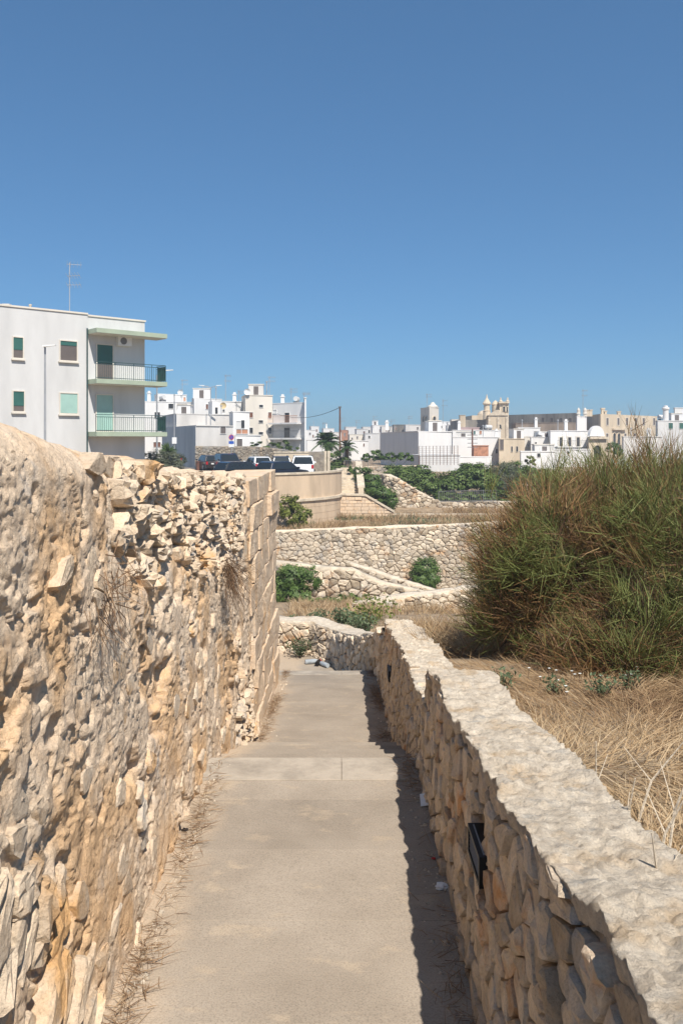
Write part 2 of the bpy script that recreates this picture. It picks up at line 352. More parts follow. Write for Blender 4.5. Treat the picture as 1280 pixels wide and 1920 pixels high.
# ------------------------------------------------------------------ stone walls
def vor_cells(W, H, su, sv, rng, jit=0.55):
    nu = max(2, int(round(W/su))); nv = max(1, int(round(H/sv))); su = W/nu; sv = H/nv
    S = []
    for j in range(-1, nv+1):
        for i in range(-1, nu+1):
            S.append((i+0.5+(0.5 if j % 2 else 0)+rng.uniform(-jit, jit), j+0.5+rng.uniform(-jit, jit)))
    S = np.array(S); cells = []
    for q, (a, b) in enumerate(S):
        if not (0 <= a < nu+0.2 and 0 <= b < nv): continue
        poly = [(a-1.6, b-1.6), (a+1.6, b-1.6), (a+1.6, b+1.6), (a-1.6, b+1.6)]
        near = np.nonzero((np.abs(S[:, 0]-a) < 2.6) & (np.abs(S[:, 1]-b) < 2.6))[0]
        for k in near:
            if k == q: continue
            mx, my = (S[k]+(a, b))*0.5; dx, dy = S[k]-(a, b); out = []
            for i in range(len(poly)):
                p, r = poly[i], poly[(i+1) % len(poly)]
                fp = (p[0]-mx)*dx+(p[1]-my)*dy; fr = (r[0]-mx)*dx+(r[1]-my)*dy
                if fp <= 0: out.append(p)
                if fp*fr < 0: s = fp/(fp-fr); out.append((p[0]+(r[0]-p[0])*s, p[1]+(r[1]-p[1])*s))
            poly = out
            if len(poly) < 3: break
        if len(poly) >= 3: cells.append(((a*su, b*sv), [(x*su, y*sv) for x, y in poly]))
    return cells
def rock(poly, pos, h, rng, gap=0.06, back=0.05, rough=0.25, cham=True, flat=0.0):
    "poly in (u,v) -> faceted stone; pos(u,v,h) maps to world; returns verts, faces, centre"
    c = np.mean(poly, axis=0)
    if cham:
        q = []
        for i in range(len(poly)):
            p, r = np.array(poly[i]), np.array(poly[(i+1) % len(poly)])
            if np.hypot(*(r-p)) < 0.12*np.hypot(*(np.ptp(np.array(poly), axis=0))): q.append((p+r)/2); continue
            k = rng.uniform(0.14, 0.3); q += [p+(r-p)*k, p+(r-p)*(1-k)]
        poly = q
    n = len(poly); R = np.array(poly)
    tilt = rng.uniform(-1, 1, 2)*rough*1.3; ext = np.ptp(R, axis=0).max()
    ring = []
    for s, hh, j in ((1-gap*0.6, -back, 0.0), (1-gap, h*0.25, 0.03), (0.90-gap+0.06*flat, h*(0.72+0.18*flat), 0.06), (0.52+0.2*flat, h*1.0, 0.12)):
        L = []
        for p in R:
            d = p-c; d = d*s*(1+rng.uniform(-j, j)); e = hh
            if hh > 0: e = hh*(1+rng.uniform(-rough, rough))+h*(d @ tilt)/ext*1.6
            L.append((c[0]+d[0], c[1]+d[1], e))
        ring.append(L)
    V = [pos(*p) for L in ring for p in L]+[pos(c[0]+rng.uniform(-.1, .1)*ext*0.4, c[1]+rng.uniform(-.1, .1)*ext*0.4, h*rng.uniform(0.95, 1.3-0.25*flat))]
    Fs = []
    for k in range(3):
        for i in range(n):
            a, b, d, e = k*n+i, k*n+(i+1) % n, (k+1)*n+(i+1) % n, (k+1)*n+i
            if rng.random() < 0.5: Fs += [(a, b, d), (a, d, e)]
            else: Fs += [(a, b, e), (b, d, e)]
    for i in range(n): Fs.append((3*n+i, 3*n+(i+1) % n, 4*n))
    return V, Fs
def poly_param(pts):
    "polyline [(x,y,zbot,ztop)] -> L, f(u)->(x,y,zb,zt,nx,ny) with the face on the right-hand side of travel"
    A = np.array(pts, float); seg = np.hypot(*(A[1:, :2]-A[:-1, :2]).T); cu = np.concatenate([[0], np.cumsum(seg)])
    T = (A[1:, :2]-A[:-1, :2])/seg[:, None]
    vt = np.array([T[max(0, min(len(T)-1, i-1))]+T[min(len(T)-1, i)] for i in range(len(A))]); vt = vt/np.linalg.norm(vt, axis=1, keepdims=True)
    def f(u):
        u = min(max(u, 0), cu[-1]); r = [np.interp(u, cu, A[:, k]) for k in range(4)]
        tx, ty = np.interp(u, cu, vt[:, 0]), np.interp(u, cu, vt[:, 1])
        return r[0], r[1], r[2], r[3], ty, -tx
    return cu[-1], f
def rubble_wall(name, label, pts, su, sv, th, mat, seed, hmax, batter=0.0, limit=290, capmat=None, cap=True, capamp=0.03, capres=0.1, gap=0.05,
                grow=None, keep=None, cat='stone wall', group=None, corem='core_l', capover=0.0, cat_h=1.0, skip=None, flat=0.0, edge=1.0):
    rng = np.random.default_rng(seed); L, f = poly_param(pts)
    x0, y0, zb, zt, _, _ = f(L/2); zmin = min(p[2] for p in pts); t = thing(name, label, cat, (x0, y0, zmin), 0, group)
    Hm = max(p[3]-p[2] for p in pts)
    def pos(u, v, h):
        x, y, b, tt, nx, ny = f(u); h2 = h-batter*v
        return Vector((x+nx*h2, y+ny*h2, b+v))
    cells = vor_cells(L, Hm, su, sv, rng); stones = []
    for (cu, cv), poly in cells:
        x, y, b, tt, nx, ny = f(cu); top = tt-b
        if cv > top+0.12*sv: continue
        if skip and skip(cu, cv): continue
        poly = [(pu, min(max(pv, -0.02), top+0.004+rng.uniform(-.05, .12)*sv)) for pu, pv in poly]
        if np.ptp(np.array(poly), axis=0).min() < 0.25*min(su, sv): continue
        h = hmax*rng.uniform(0.35, 1.0)
        V, Fs = rock(poly, pos, h, rng, gap*rng.uniform(0.6, 1.7), back=hmax*1.2, flat=flat)
        vis = max(1, y) if keep is None else keep(cu, cv)
        stones.append((vis, V, Fs))
    stones.sort(key=lambda s: s[0]); rest = MB()
    for i, (k, V, Fs) in enumerate(stones):
        if i < limit:
            c = sum(V, Vector())/len(V); MB().add([v-c for v in V], Fs).build('stone', mat, t, rel(t, c))
        else: rest.add([rel(t, v) for v in V], Fs)
    if rest.v: tag(rest.build('stone_fill', mat, t), kind='stuff')
    # core body and mortar cap
    n = max(3, int(L/0.3)); mb = MB(); ring = []
    for i in range(n+1):
        u = L*i/n; x, y, b, tt, nx, ny = f(u); H = tt-b
        ring.append([pos(u, -0.5, -hmax*0.3), pos(u, H-0.02, -hmax*0.3), pos(u, H-0.02, -th), pos(u, -0.5, -th)])
    vs = [rel(t, p) for r in ring for p in r]; fs = []
    for i in range(n):
        for k in range(4): a = i*4+k; b2 = i*4+(k+1) % 4; fs.append((a, a+4, b2+4, b2))
    fs += [(0, 1, 2, 3), tuple(n*4+k for k in (3, 2, 1, 0))]
    MB().add(vs, fs).build('core', M[corem], t)
    if cap:
        nu = max(4, int(L/capres)); nw = max(4, int(th/capres)+2)
        uu = np.linspace(0, L, nu+1); V = np.zeros((nu+1, nw+3, 3))
        for i, u in enumerate(uu):
            x, y, b, tt, nx, ny = f(u); H = tt-b
            e1 = capover+edge*capamp*(0.9*float(fbm(u*3.5/max(su/.14, 1), seed, 0))+0.7*float(fbm(u*14/max(su/.14, 1), seed+4, 0))); e2 = edge*capamp*(float(fbm(u*3+50, seed, 0))+0.6*float(fbm(u*13+50, seed, 7)))
            for j in range(nw+3):
                s = (j-1)/nw; s = min(max(s, 0), 1); h = e1+hmax*0.2-(th+hmax*0.2+e1+e2)*s
                p = pos(u, H, 0); q = Vector((x+nx*(h-batter*H), y+ny*(h-batter*H), tt))
                q.z += 0.0 if j in (0, nw+2) else capamp*0.5
                if j in (0, nw+2): q.z = tt-capamp*1.6; q.x -= nx*capamp*(0.5 if j == 0 else -0.5); q.y -= ny*capamp*(0.5 if j == 0 else -0.5)
                V[i, j] = q
        k = 1.0/max(capamp, 0.01)*0.09
        nz = fbm(V[..., 0]*k, V[..., 1]*k, V[..., 2]*k+seed, 5)*1.1+0.35*fbm(V[..., 0]*k*6, V[..., 1]*k*6, seed, 2)
        if capres < 0.03:
            w1, w2, wid = worley(V[..., 0]*34+3*V[..., 1], V[..., 1]*31, 8); nz = nz+0.8*(wid-0.4)*sstep(0.05, 0.4, w2-w1)*sstep(-0.2, 0.15, fbm(V[..., 0]*4, V[..., 1]*4, 2.0))
            w1, w2, wid = worley(V[..., 0]*9+V[..., 1], V[..., 1]*8, 18); nz = nz+0.3*(wid-0.5)*sstep(0.0, 0.3, w2-w1)+0.32*facets(V[..., 0]*26+3*V[..., 1], V[..., 1]*23, 28)[0]+0.24*facets(V[..., 0]*55, V[..., 1]*50, 38)[0]
        nz[:, 0] *= 0.6; nz[:, -1] *= 0.6
        V[..., 2] += nz*capamp
        I = np.arange((nu+1)*(nw+3)).reshape(nu+1, nw+3)
        Fq = np.stack([I[:-1, :-1], I[:-1, 1:], I[1:, 1:], I[1:, :-1]], -1).reshape(-1, 4)
        link('mortar_cap', np_mesh('mortar_cap', V.reshape(-1, 3)-np.array(t.location), Fq, smooth=False), t, (0,0,0), capmat or M['mortar'])
    return t, pos, f, L

# ================================================================== SETTING
def E(e): return EYE+e       # height given relative to the eye
# path levels
def path_e(y):
    return np.interp(y, [-3, 4.55, 4.551, 6.25, 10.05, 11.5, 14], [-1.64, -1.697, -1.70, -2.34, -2.72, -3.2, -3.22])
# terrain: one sheet
def terrain_e(x, y):
    field = np.interp(y, [-10, 0, 1.5, 4, 6, 9, 12, 18, 25, 36, 44, 47.9, 48.6, 58, 66, 78, 100], [-0.8, -0.95, -1.08, -1.38, -1.62, -2.15, -2.95, -3.85, -5.0, -6.7, -7.9, -8.2, -5.2, -5.2, -4.6, -3.6, -3.6])
    under = np.interp(y, [-10, 0, 4.4, 6.3, 10, 11.3, 13.2, 18, 25], [-1.8, -1.8, -1.95, -2.55, -2.95, -3.45, -3.5, -4.0, -5.0])
    left = np.interp(y, [-10, 5, 11, 16, 25, 36, 47.9, 48.6, 100], [-2.2, -2.6, -3.45, -4.2, -5.0, -6.7, -8.2, -5.2, -4.2])
    a = sstep(0.47, 0.56, x)*(1-sstep(11.0, 13.5, y))+sstep(13.0, 14.0, y)
    r = under*(1-a)+field*a
    b = sstep(-0.85, -1.1, x)*(1-sstep(25, 36, y))
    return r*(1-b)+left*b
xs = np.concatenate([[-1500, -400, -120, -60], np.linspace(-40, -4, 25), np.linspace(-3, 0.4, 18), np.linspace(0.45, 0.6, 6), np.linspace(0.7, 7, 50), np.linspace(7.5, 40, 40), [60, 120, 400, 1500]])
ys = np.concatenate([[-200, -40], np.linspace(-10, 14, 130), np.linspace(14.5, 47.5, 50), np.linspace(47.8, 48.8, 8), np.linspace(50, 100, 30), [130, 200, 400, 1000, 4000]])
GX, GY = np.meshgrid(xs, ys); GZ = terrain_e(GX, GY)+EYE
near = (np.abs(GX) < 30)*(GY < 60)*(1-((GX > -0.9)*(GX < 0.6)*(GY < 11)))
GZ = GZ+near*0.05*fbm(GX*0.9, GY*0.9, 3.0, 4)*np.where(GY > 14, 2.5, 1)
I = np.arange(GX.size).reshape(GX.shape)
tm = np_mesh('terrain', np.stack([GX, GY, GZ], -1).reshape(-1, 3), np.stack([I[:-1, :-1], I[:-1, 1:], I[1:, 1:], I[1:, :-1]], -1).reshape(-1, 4), smooth=True)
tag(link('terrain', tm, None, (0,0,0), M['soil']), kind='structure')

# ---- the path: two long treads of paving slabs, flights of steps and a landing
pathr = tag(link('path', None, None, (0, 4, 0)), kind='structure')
def slab_obj(name, x0, x1, y0, y1, za, zb, th=0.12, mat=None):
    cx, cy = (x0+x1)/2, (y0+y1)/2; c = Vector((cx, cy, (za+zb)/2)); b = 0.0012
    vs = []
    for (x, y, z) in ((x0, y0, za), (x1, y0, za), (x1, y1, zb), (x0, y1, zb)): vs.append(Vector((x, y, z-th))-c)
    for (x, y, z) in ((x0, y0, za), (x1, y0, za), (x1, y1, zb), (x0, y1, zb)): vs.append(Vector((x, y, z-b))-c)
    for (x, y, z) in ((x0+b, y0+b, za), (x1-b, y0+b, za), (x1-b, y1-b, zb), (x0+b, y1-b, zb)): vs.append(Vector((x, y, z))-c)
    fs = [(3, 2, 1, 0), (8, 9, 10, 11)]
    for k in (0, 4):
        for i in range(4): fs.append((k+i, k+(i+1) % 4, k+4+(i+1) % 4, k+4+i))
    return MB().add(vs, fs).build(name, mat or M['concrete'], pathr, rel(pathr, c))
XL, XR = -0.76, 0.46
def tread(y0, y1, nose, seed):
    r = random.Random(seed); y = y0
    while y < y1-nose-0.05:
        ye = min(y+r.uniform(0.46, 0.56), y1-nose)
        if y1-nose-ye < 0.12: ye = y1-nose
        xm = -0.06+r.choice((-0.16, 0.0, 0.13))+r.uniform(-0.03, 0.03); j = 0.0003; dz = r.uniform(-0.0007, 0.0007)
        za, zb = E(float(path_e(y+1e-3)))+dz, E(float(path_e(ye-1e-3)))+dz
        slab_obj('paving_slab', XL, XR, y, ye-2*j, za, zb)
        y = ye
    za, zb = E(float(path_e(y1-nose))), E(float(path_e(y1-1e-3)))
    xm = 0.0; slab_obj('step_edge', XL, xm-0.002, y1-nose, y1, za+0.004, zb+0.004, 0.16, M['edge']); slab_obj('step_edge', xm+0.002, XR, y1-nose, y1, za+0.004, zb+0.004, 0.16, M['edge'])
for ya, yb in ((-1.0, 4.5), (6.27, 10.0)):
    za, zb = E(float(path_e(ya))), E(float(path_e(yb))); slab_obj('bedding', XL+0.004, XR-0.004, ya, yb, za-0.0028, zb-0.0028, 0.14)
tread(-1.0, 4.55, 0.30, 1)
def flight(ya, yb, ea, eb, n):
    for i in range(n):
        e = ea+(eb-ea)*(i+1)/(n+1); y0 = ya+(yb-ya)*i/n; y1 = ya+(yb-ya)*(i+1)/n
        slab_obj('step', XL, XR, y0, y1-0.002, E(e), E(e), 0.3)
flight(4.552, 6.25, -1.70, -2.34, 4); tread(6.25, 10.05, 0.28, 2); flight(10.052, 11.4, -2.72, -3.2, 3)
slab_obj('landing', -3.2, 0.6, 11.4, 13.0, E(-3.2), E(-3.2), 0.25)

# ---- left wall
LXB = -0.695
def lw_top(y):   # height of the top relative to the eye
    return np.interp(y, [0.3, 1.7, 1.83, 2.03, 2.31, 2.58, 2.94, 3.4, 3.8, 4.18, 5.64, 7.66, 9.5], [0.10, 0.085, 0.055, 0.035, 0.0, -0.04, -0.07, -0.10, -0.12, -0.165, -0.225, -0.31, -0.385])
def lw_base(y): return np.interp(y, [-2, 4.55, 4.6, 6.25, 9.6], [-1.72, -1.75, -1.85, -2.42, -2.78])
def lw_zone(y, e):
    "plaster amount, rubble amount for the surface"
    up = lw_top(y)-e
    rub = sstep(2.6, 3.1, y)*(1-sstep(6.2, 6.5, y))*(1-sstep(0.34+0.055*(y-2.7), 0.46+0.06*(y-2.7), up+0.08*vnoise(y*2.5, e*2)))
    pocket = sstep(5.7, 5.9, y)*(1-sstep(6.7, 6.9, y))*(1-sstep(-1.95, -1.8, e+0.1*vnoise(y*4, e*4)))
    near_ = 1-sstep(1.55, 2.3, y+0.55*vnoise(y*2.1, e*2.1, 4)+np.clip((e+1.0)*0.35, -0.3, 0.2))
    return np.clip(rub+pocket, 0, 1), near_
def lw_disp(y, e):
    rub, near_ = lw_zone(y, e)
    h = 0.012*fbm(y*2.2, e*2.2, 1.0, 3)
    wy = y+0.022*fbm(y*8, e*8, 8); we = e+0.022*fbm(y*8, e*8, 18)
    A, ea = facets(wy*3.4+we*1.3, we*3.0, 3); B, eb = facets(wy*8.5-we*2.0, we*7.0, 5); C, ec = facets(wy*21+we*6, we*17, 7); D_, ed = facets(wy*47, we*39, 11)
    crack = -0.035*(1-sstep(0.0, 0.13, ea))
    pit = sstep(0.05, 0.3, fbm(y*4.5, e*4.5, 33, 4))
    h = h+near_*(0.013*A+crack*0.3+0.014*B*(0.25+pit)+0.011*C)
    pl = (1-near_)*(1-rub)
    chip = sstep(0.10, 0.24, fbm(y*2.6, e*1.7, 61, 4))
    h = h+pl*(0.009*fbm(y*6, e*1.5, 2.0, 4)+chip*(0.014*B+0.011*C)+(1-chip)*0.003*C+0.006*A)
    hole = sstep(0.20, 0.30, fbm(y*3.2, e*3.6, 21, 4)); h = h-pl*hole*(0.024-0.04*B)
    pits = sstep(0.30, 0.42, fbm(y*11, e*11, 91, 3)); h = h-0.018*pits*pl
    h = h-rub*0.055+rub*(0.02*B+0.015*C)
    return h+0.005*fbm(y*25, e*25, 4, 3)+0.0065*D_*(0.2+0.8*sstep(-0.2, 0.15, fbm(y*5, e*5, 71, 2)))
ylist = [0.55]
while ylist[-1] < 6.95: ylist.append(ylist[-1]*1.0038+0.0008)
yl = np.array(ylist); nv = 300
tt = np.linspace(0, 1, nv)
YY, TT = np.meshgrid(yl, tt, indexing='ij')
topn = lw_top(YY)+0.035*fbm(YY*3.2, 0.0, 30, 3)+0.02*fbm(YY*11, 0, 40, 3)
EE = lw_base(YY)-0.03+(topn-lw_base(YY)+0.03)*TT
HH = lw_disp(YY, EE)
rnd = np.clip((TT-0.93)/0.07, 0, 1); HH = HH-0.085*rnd**2
flare = 0.04*np.exp(-(EE-lw_base(YY))/0.16)*sstep(0.3, 0.8, vnoise(YY*2.3, 5.5)+0.5)
batt = 0.03*(EE-lw_base(YY))
XX = LXB+HH+flare*0.6-batt
# top rows run back over the wall
rows_top = []
for k, s in enumerate((0.06, 0.14, 0.24, 0.36, 0.50)):
    xt = XX[:, -1]-s; zt = EE[:, -1]+0.03*fbm(yl*5, s*9, 50, 4)-0.25*max(0, s-0.34)+0.02
    rows_top.append((xt, zt))
XX = np.concatenate([XX]+[r[0][:, None] for r in rows_top], 1); EE2 = np.concatenate([EE]+[r[1][:, None] for r in rows_top], 1)
YY2 = np.repeat(yl[:, None], XX.shape[1], 1)
YY2[:, nv:] = YY2[:, nv:]
lw = thing('rubble_wall', 'tall crumbling limestone rubble wall with worn render and squared corner blocks', 'stone wall', (LXB-0.2, 4.8, E(-2.8)))
I = np.arange(XX.size).reshape(XX.shape)
fq = np.stack([I[:-1, :-1], I[1:, :-1], I[1:, 1:], I[:-1, 1:]], -1).reshape(-1, 4)
link('render_face', np_mesh('render_face', np.stack([XX, YY2, EE2+EYE], -1).reshape(-1, 3)-np.array(lw.location), fq, smooth=False), lw, (0,0,0), M['lplaster'])
mb = MB(); ring = []
for i in range(41):
    y = 0.55+(9.35-0.55)*i/40; zt = E(float(lw_top(y)))-0.12; zb = E(float(lw_base(y)))-0.4; xa, xb = LXB-0.24, LXB-0.66
    ring += [rel(lw, (xa, y, zb)), rel(lw, (xa, y, zt)), rel(lw, (xb, y, zt-0.05)), rel(lw, (xb, y, zb))]
fs = []
for i in range(40):
    for k in range(4): a = i*4+k; b = i*4+(k+1) % 4; fs.append((a, b, b+4, a+4))
fs += [(3, 2, 1, 0), (160, 161, 162, 163)]
MB().add(ring, fs).build('core', M['core'], lw)
def lpos(u, v, h):     # u = distance, v = height relative to the eye
    return Vector((LXB+h-0.03*(v-float(lw_base(u))), u, E(v)))
rng = np.random.default_rng(5)
cnt = 0; LS = []
def lstones(y0, y1, e0, e1, su, sv, hmin, hmax, prob, zone, seed, gap=0.06, slant=0.0, push=0.0):
    r = np.random.default_rng(seed)
    for (cu, cv), poly in vor_cells(y1-y0, e1-e0, su, sv, r):
        y = y0+cu; e = e0+cv
        if r.random() > prob or not zone(y, e): continue
        if e > float(lw_top(y))-0.25*sv or e < float(lw_base(y)): continue
        tp = float(lw_top(y))
        pl = [(y0+a, min(e0+b+slant*(y0+a-y), tp+0.02)) for a, b in poly]
        if np.ptp(np.array(pl), axis=0).min() < 0.02: continue
        base = float(lw_disp(np.array([y]), np.array([e]))[0])+push
        h = r.uniform(hmin, hmax)
        V, Fs = rock(pl, lambda a, b, hh: lpos(a, b, base+hh), h, r, gap*r.uniform(0.6, 1.6), back=0.05, rough=0.38, flat=0.5)
        LS.append((np.ptp(np.array(pl)[:, 1])/y, V, Fs))
zr = lambda y, e: float(lw_zone(np.array([y]), np.array([e]))[0][0]) > 0.45
zn = lambda y, e: float(lw_zone(np.array([y]), np.array([e]))[1][0]) > 0.5
zp = lambda y, e: float(lw_zone(np.array([y]), np.array([e]))[1][0]) < 0.4 and not zr(y, e)
lstones(2.5, 6.6, -0.95, -0.1, 0.098, 0.064, 0.030, 0.065, 0.95, zr, 21, 0.04)
lstones(5.6, 6.9, -2.5, -1.8, 0.13, 0.08, 0.03, 0.07, 0.95, zr, 22)
lstones(1.0, 2.9, -1.05, 0.1, 0.105, 0.072, 0.003, 0.018, 0.62, zn, 23, 0.08)
lstones(1.0, 2.9, -1.75, -0.95, 0.125, 0.085, 0.006, 0.032, 0.80, zn, 24, 0.07, slant=0.5)
lstones(2.2, 6.6, -2.4, -0.3, 0.11, 0.085, 0.003, 0.014, 0.12, zp, 25, 0.1)
lstones(1.0, 6.8, -0.5, 0.12, 0.15, 0.08, 0.004, 0.022, 0.85, lambda y, e: y > 2.6 and e > float(lw_top(y))-0.10, 26, 0.08)
LS.sort(key=lambda s: -s[0]); rest = MB()
for i, (k, V, Fs) in enumerate(LS):
    if i < 290:
        c = sum(V, Vector())/len(V); MB().add([v-c for v in V], Fs).build('stone', M['lstone'], lw, rel(lw, c))
    else: rest.add([rel(lw, v) for v in V], Fs)
if rest.v: tag(rest.build('stone_fill', M['lstone'], lw), kind='stuff')
# squared tufa blocks at the far corner
r = random.Random(4); ztop = -0.34; rows = 11
for k in range(rows):
    ya0 = 6.85+(0.18 if k % 2 else 0)+r.uniform(-0.06, 0.06); ya1 = 9.45
    e0 = -2.72+(2.40)*k/rows; e1 = e0+2.40/rows-0.009
    y = ya0
    while y < ya1-0.05:
        L = r.uniform(0.45, 0.8); ye = ya1 if ya1-y-L < 0.3 else y+L
        if e1 > float(lw_base((y+ye)/2)):
            dx = r.uniform(-0.010, 0.010)+(0.035 if (k == 9 and ye == ya1) else 0); x1 = LXB+0.012+dx-0.06*k/rows; x0 = x1-0.45
            c = Vector(((x0+x1)/2, (y+ye)/2, E((e0+e1)/2))); b = bmesh.new()
            bmesh.ops.create_cube(b, size=1)
            for v in b.verts: v.co = Vector((v.co.x*(x1-x0), v.co.y*(ye-y-0.010), v.co.z*(e1-e0)))+Vector((r.uniform(-.008, .008), r.uniform(-.008, .008), r.uniform(-.006, .006)))
            bmesh.ops.bevel(b, geom=list(b.edges), offset=0.006, segments=2, affect='EDGES', profile=0.6)
            bmesh.ops.subdivide_edges(b, edges=[e_ for e_ in b.edges if e_.calc_length() > 0.15], cuts=5, use_grid_fill=True)
            for v in b.verts:
                p = v.co+c; v.co.x += 0.022*float(fbm(p.y*6, p.z*6, 3.3, 4))
            me = bpy.data.meshes.new('block'); b.to_mesh(me); b.free()
            link('block', me, lw, rel(lw, c), M['ashlar'])
        y = ye
# ---- right wall
RX = 0.402
rw_pts = []
for y, e in ((0.75, -0.78), (1.35, -0.86), (1.71, -0.915), (2.32, -1.0), (2.7, -1.02), (3.5, -1.115), (4.1, -1.135), (4.28, -1.16), (4.42, -1.36), (5.2, -1.46), (6.5, -1.62), (8.0, -1.80), (9.15, -1.94)):
    zb = float(path_e(y)) if not 4.5 < y < 6.3 else float(np.interp(y, [4.5, 6.3], [-1.72, -2.36]))
    rw_pts.append((RX+0.02*min(1, y/9), y, E(zb-0.06), E(e)))
LIGHTS = []
for px in (906, 731):
    ly = (RX+.04)*F/(px-640); lz = float(np.interp(ly, [2, 2.65, 4.5, 6.3, 8], [-1.2, -1.29, -1.55, -1.95, -2.15])); LIGHTS.append((ly, lz-(float(path_e(ly))-.06)))
def at_light(cu, cv): return any(abs(9.15-cu-ly) < 0.165 and abs(cv-lv) < 0.085 for ly, lv in LIGHTS)
rw, rpos, rf, rL = rubble_wall('boundary_wall', 'low stone parapet wall with pale mortar top and black step lights, beside dry grass', rw_pts[::-1], 0.118, 0.082, 0.27, M['rstone'], 31, 0.034, batter=0.09, limit=292,
    capamp=0.024, capres=0.010, gap=0.035, capover=0.022, flat=0.8, edge=1.2, skip=at_light, keep=lambda u, v: 9-u if False else -u)
# ---- wall behind the landing
rubble_wall('boundary_wall', 'low rubble wall closing the landing at the foot of the steps', [(-3.4, 13.6, E(-3.25), E(-2.80)), (-1.2, 12.95, E(-3.25), E(-2.74)), (-0.45, 12.7, E(-3.25), E(-2.72)), (-0.12, 12.2, E(-3.25), E(-2.74)), (0.12, 11.2, E(-3.25), E(-2.58)), (0.36, 10.2, E(-3.0), E(-2.33)), (0.42, 9.6, E(-2.75), E(-2.12)), (0.43, 9.17, E(-2.72), E(-2.02))],
    0.15, 0.11, 0.34, M['rstone'], 33, 0.05, batter=0.03, capamp=0.035, capres=0.05, flat=0.6)
# ---- valley walls
rubble_wall('field_wall', 'low tumbled field wall in dry grass below the yellowed weeds', [(0.3, 24.6, E(-5.25), E(-4.75)), (1.4, 24.4, E(-5.3), E(-4.55)), (3.2, 24.8, E(-5.3), E(-4.42)), (4.2, 26.0, E(-5.4), E(-4.5))], 0.26, 0.2, 0.5, M['dstone'], 41, 0.08, capamp=0.06, capres=0.12)
rubble_wall('field_wall', 'rubble field wall beside the dark green bush, its coping sloping down', [(-4.6, 37.2, E(-7.2), E(-5.1)), (-2.6, 36.4, E(-7.2), E(-5.25)), (-0.9, 36.0, E(-7.2), E(-5.42)), (0.5, 36.0, E(-7.2), E(-5.5)), (1.6, 36.0, E(-7.2), E(-6.0)), (3.9, 36.0, E(-7.2), E(-6.55))], 0.36, 0.27, 0.5, M['dstone'], 42, 0.11, capamp=0.09, capres=0.2, capmat=M['coping'])
rubble_wall('field_wall', 'narrow sloping wall with smooth coping under the big terrace wall', [(0.2, 41.5, E(-8), E(-5.95)), (1.8, 40.6, E(-8), E(-6.35)), (4.4, 39.6, E(-8), E(-7.05))], 0.40, 0.30, 0.42, M['dstone'], 43, 0.12, capamp=0.07, capres=0.2, capmat=M['coping'])
rubble_wall('terrace_wall', 'long high dry stone terrace wall with a grassy ledge on top', [(-12, 47.6, E(-8.4), E(-5.25)), (-6, 48.1, E(-8.4), E(-5.2)), (-3.5, 48.2, E(-8.4), E(-5.18)), (0.7, 48.0, E(-8.4), E(-4.98)), (5.6, 47.6, E(-8.4), E(-4.78)), (8.0, 46.8, E(-8.4), E(-4.55)), (10.5, 45.6, E(-8.4), E(-4.4)), (16, 44.5, E(-8.4), E(-4.3))],
    0.33, 0.24, 0.6, M['dstone'], 44, 0.09, batter=0.06, gap=0.03, capamp=0.06, capres=0.22, keep=lambda u, v: abs(u-14.5)-v*0.9, cat='stone wall')
rubble_wall('garden_wall', 'dry stone garden wall with sloping top below the fig trees', [(1.9, 66, E(-5.4), E(-2.6)), (3.2, 62.6, E(-5.4), E(-2.55)), (3.9, 62.0, E(-5.4), E(-2.75)), (5.4, 62.0, E(-5.4), E(-3.6)), (7.0, 62.0, E(-5.4), E(-4.5)), (11.5, 61.5, E(-5.4), E(-4.45)), (18, 60.5, E(-5.4), E(-4.4))], 0.40, 0.30, 0.5, M['dstone'], 45, 0.10, capamp=0.05, capres=0.3)

# ---- bastion with the car park
CP = -2.9
bc = (-8.1, 58.5); br = 8.1
arc = [(bc[0]+br*math.sin(a), bc[1]-br*math.cos(a)) for a in np.linspace(math.radians(-25), math.radians(100), 36)]
foot = arc+[(-0.5, 66), (-0.6, 110), (-70, 110), (-70, 30), (-30, 30), (-14.0, 50.2)]
tag(MB().prism([(p[0]*1.0, p[1]) for p in foot], E(-6.4), E(CP)).build('car_park', M['asphalt']), kind='structure')
bw = thing('bastion_wall', 'curved rendered bastion wall with projecting string course under the car park', 'retaining wall', (-4, 52, E(-6)))
def arcring(r0, r1, z0, z1, a0=-26, a1=101, n=44):
    m = MB(); A = np.linspace(math.radians(a0), math.radians(a1), n); vs = []
    for a in A:
        s, c = math.sin(a), -math.cos(a)
        for r_, z in ((r0, z0), (r1, z0), (r1, z1), (r0, z1)): vs.append(rel(bw, (bc[0]+r_*s, bc[1]+r_*c, z)))
    fs = []
    for i in range(n-1):
        for k in range(4): a_ = i*4+k; b_ = i*4+(k+1) % 4; fs.append((a_, a_+4, b_+4, b_))
    fs += [(0, 1, 2, 3), tuple((n-1)*4+k for k in (3, 2, 1, 0))]
    return m.add(vs, fs)
arcring(7.85, 8.12, E(-4.0), E(-2.12)).build('parapet', M['bastion'], bw)
arcring(7.80, 8.19, E(-2.118), E(-2.0)).build('coping', M['coping'], bw)
arcring(7.9, 8.30, E(-3.78), E(-3.62)).build('string_course', M['coping'], bw)
arcring(7.9, 8.16, E(-6.4), E(-3.782)).build('core', M['bastion'], bw)
r = random.Random(9)
for k in range(6):
    e0 = -6.2+0.405*k; a = -4.0+(k % 2)*4.5
    while a < 98:
        a2 = a+r.uniform(7.5, 10)
        arcring(8.1, 8.19+r.uniform(-0.006, 0.006), E(e0), E(min(e0+0.39, -3.785)), a, a2-0.12, 4).build('block', M['bastion'], bw)
        a = a2
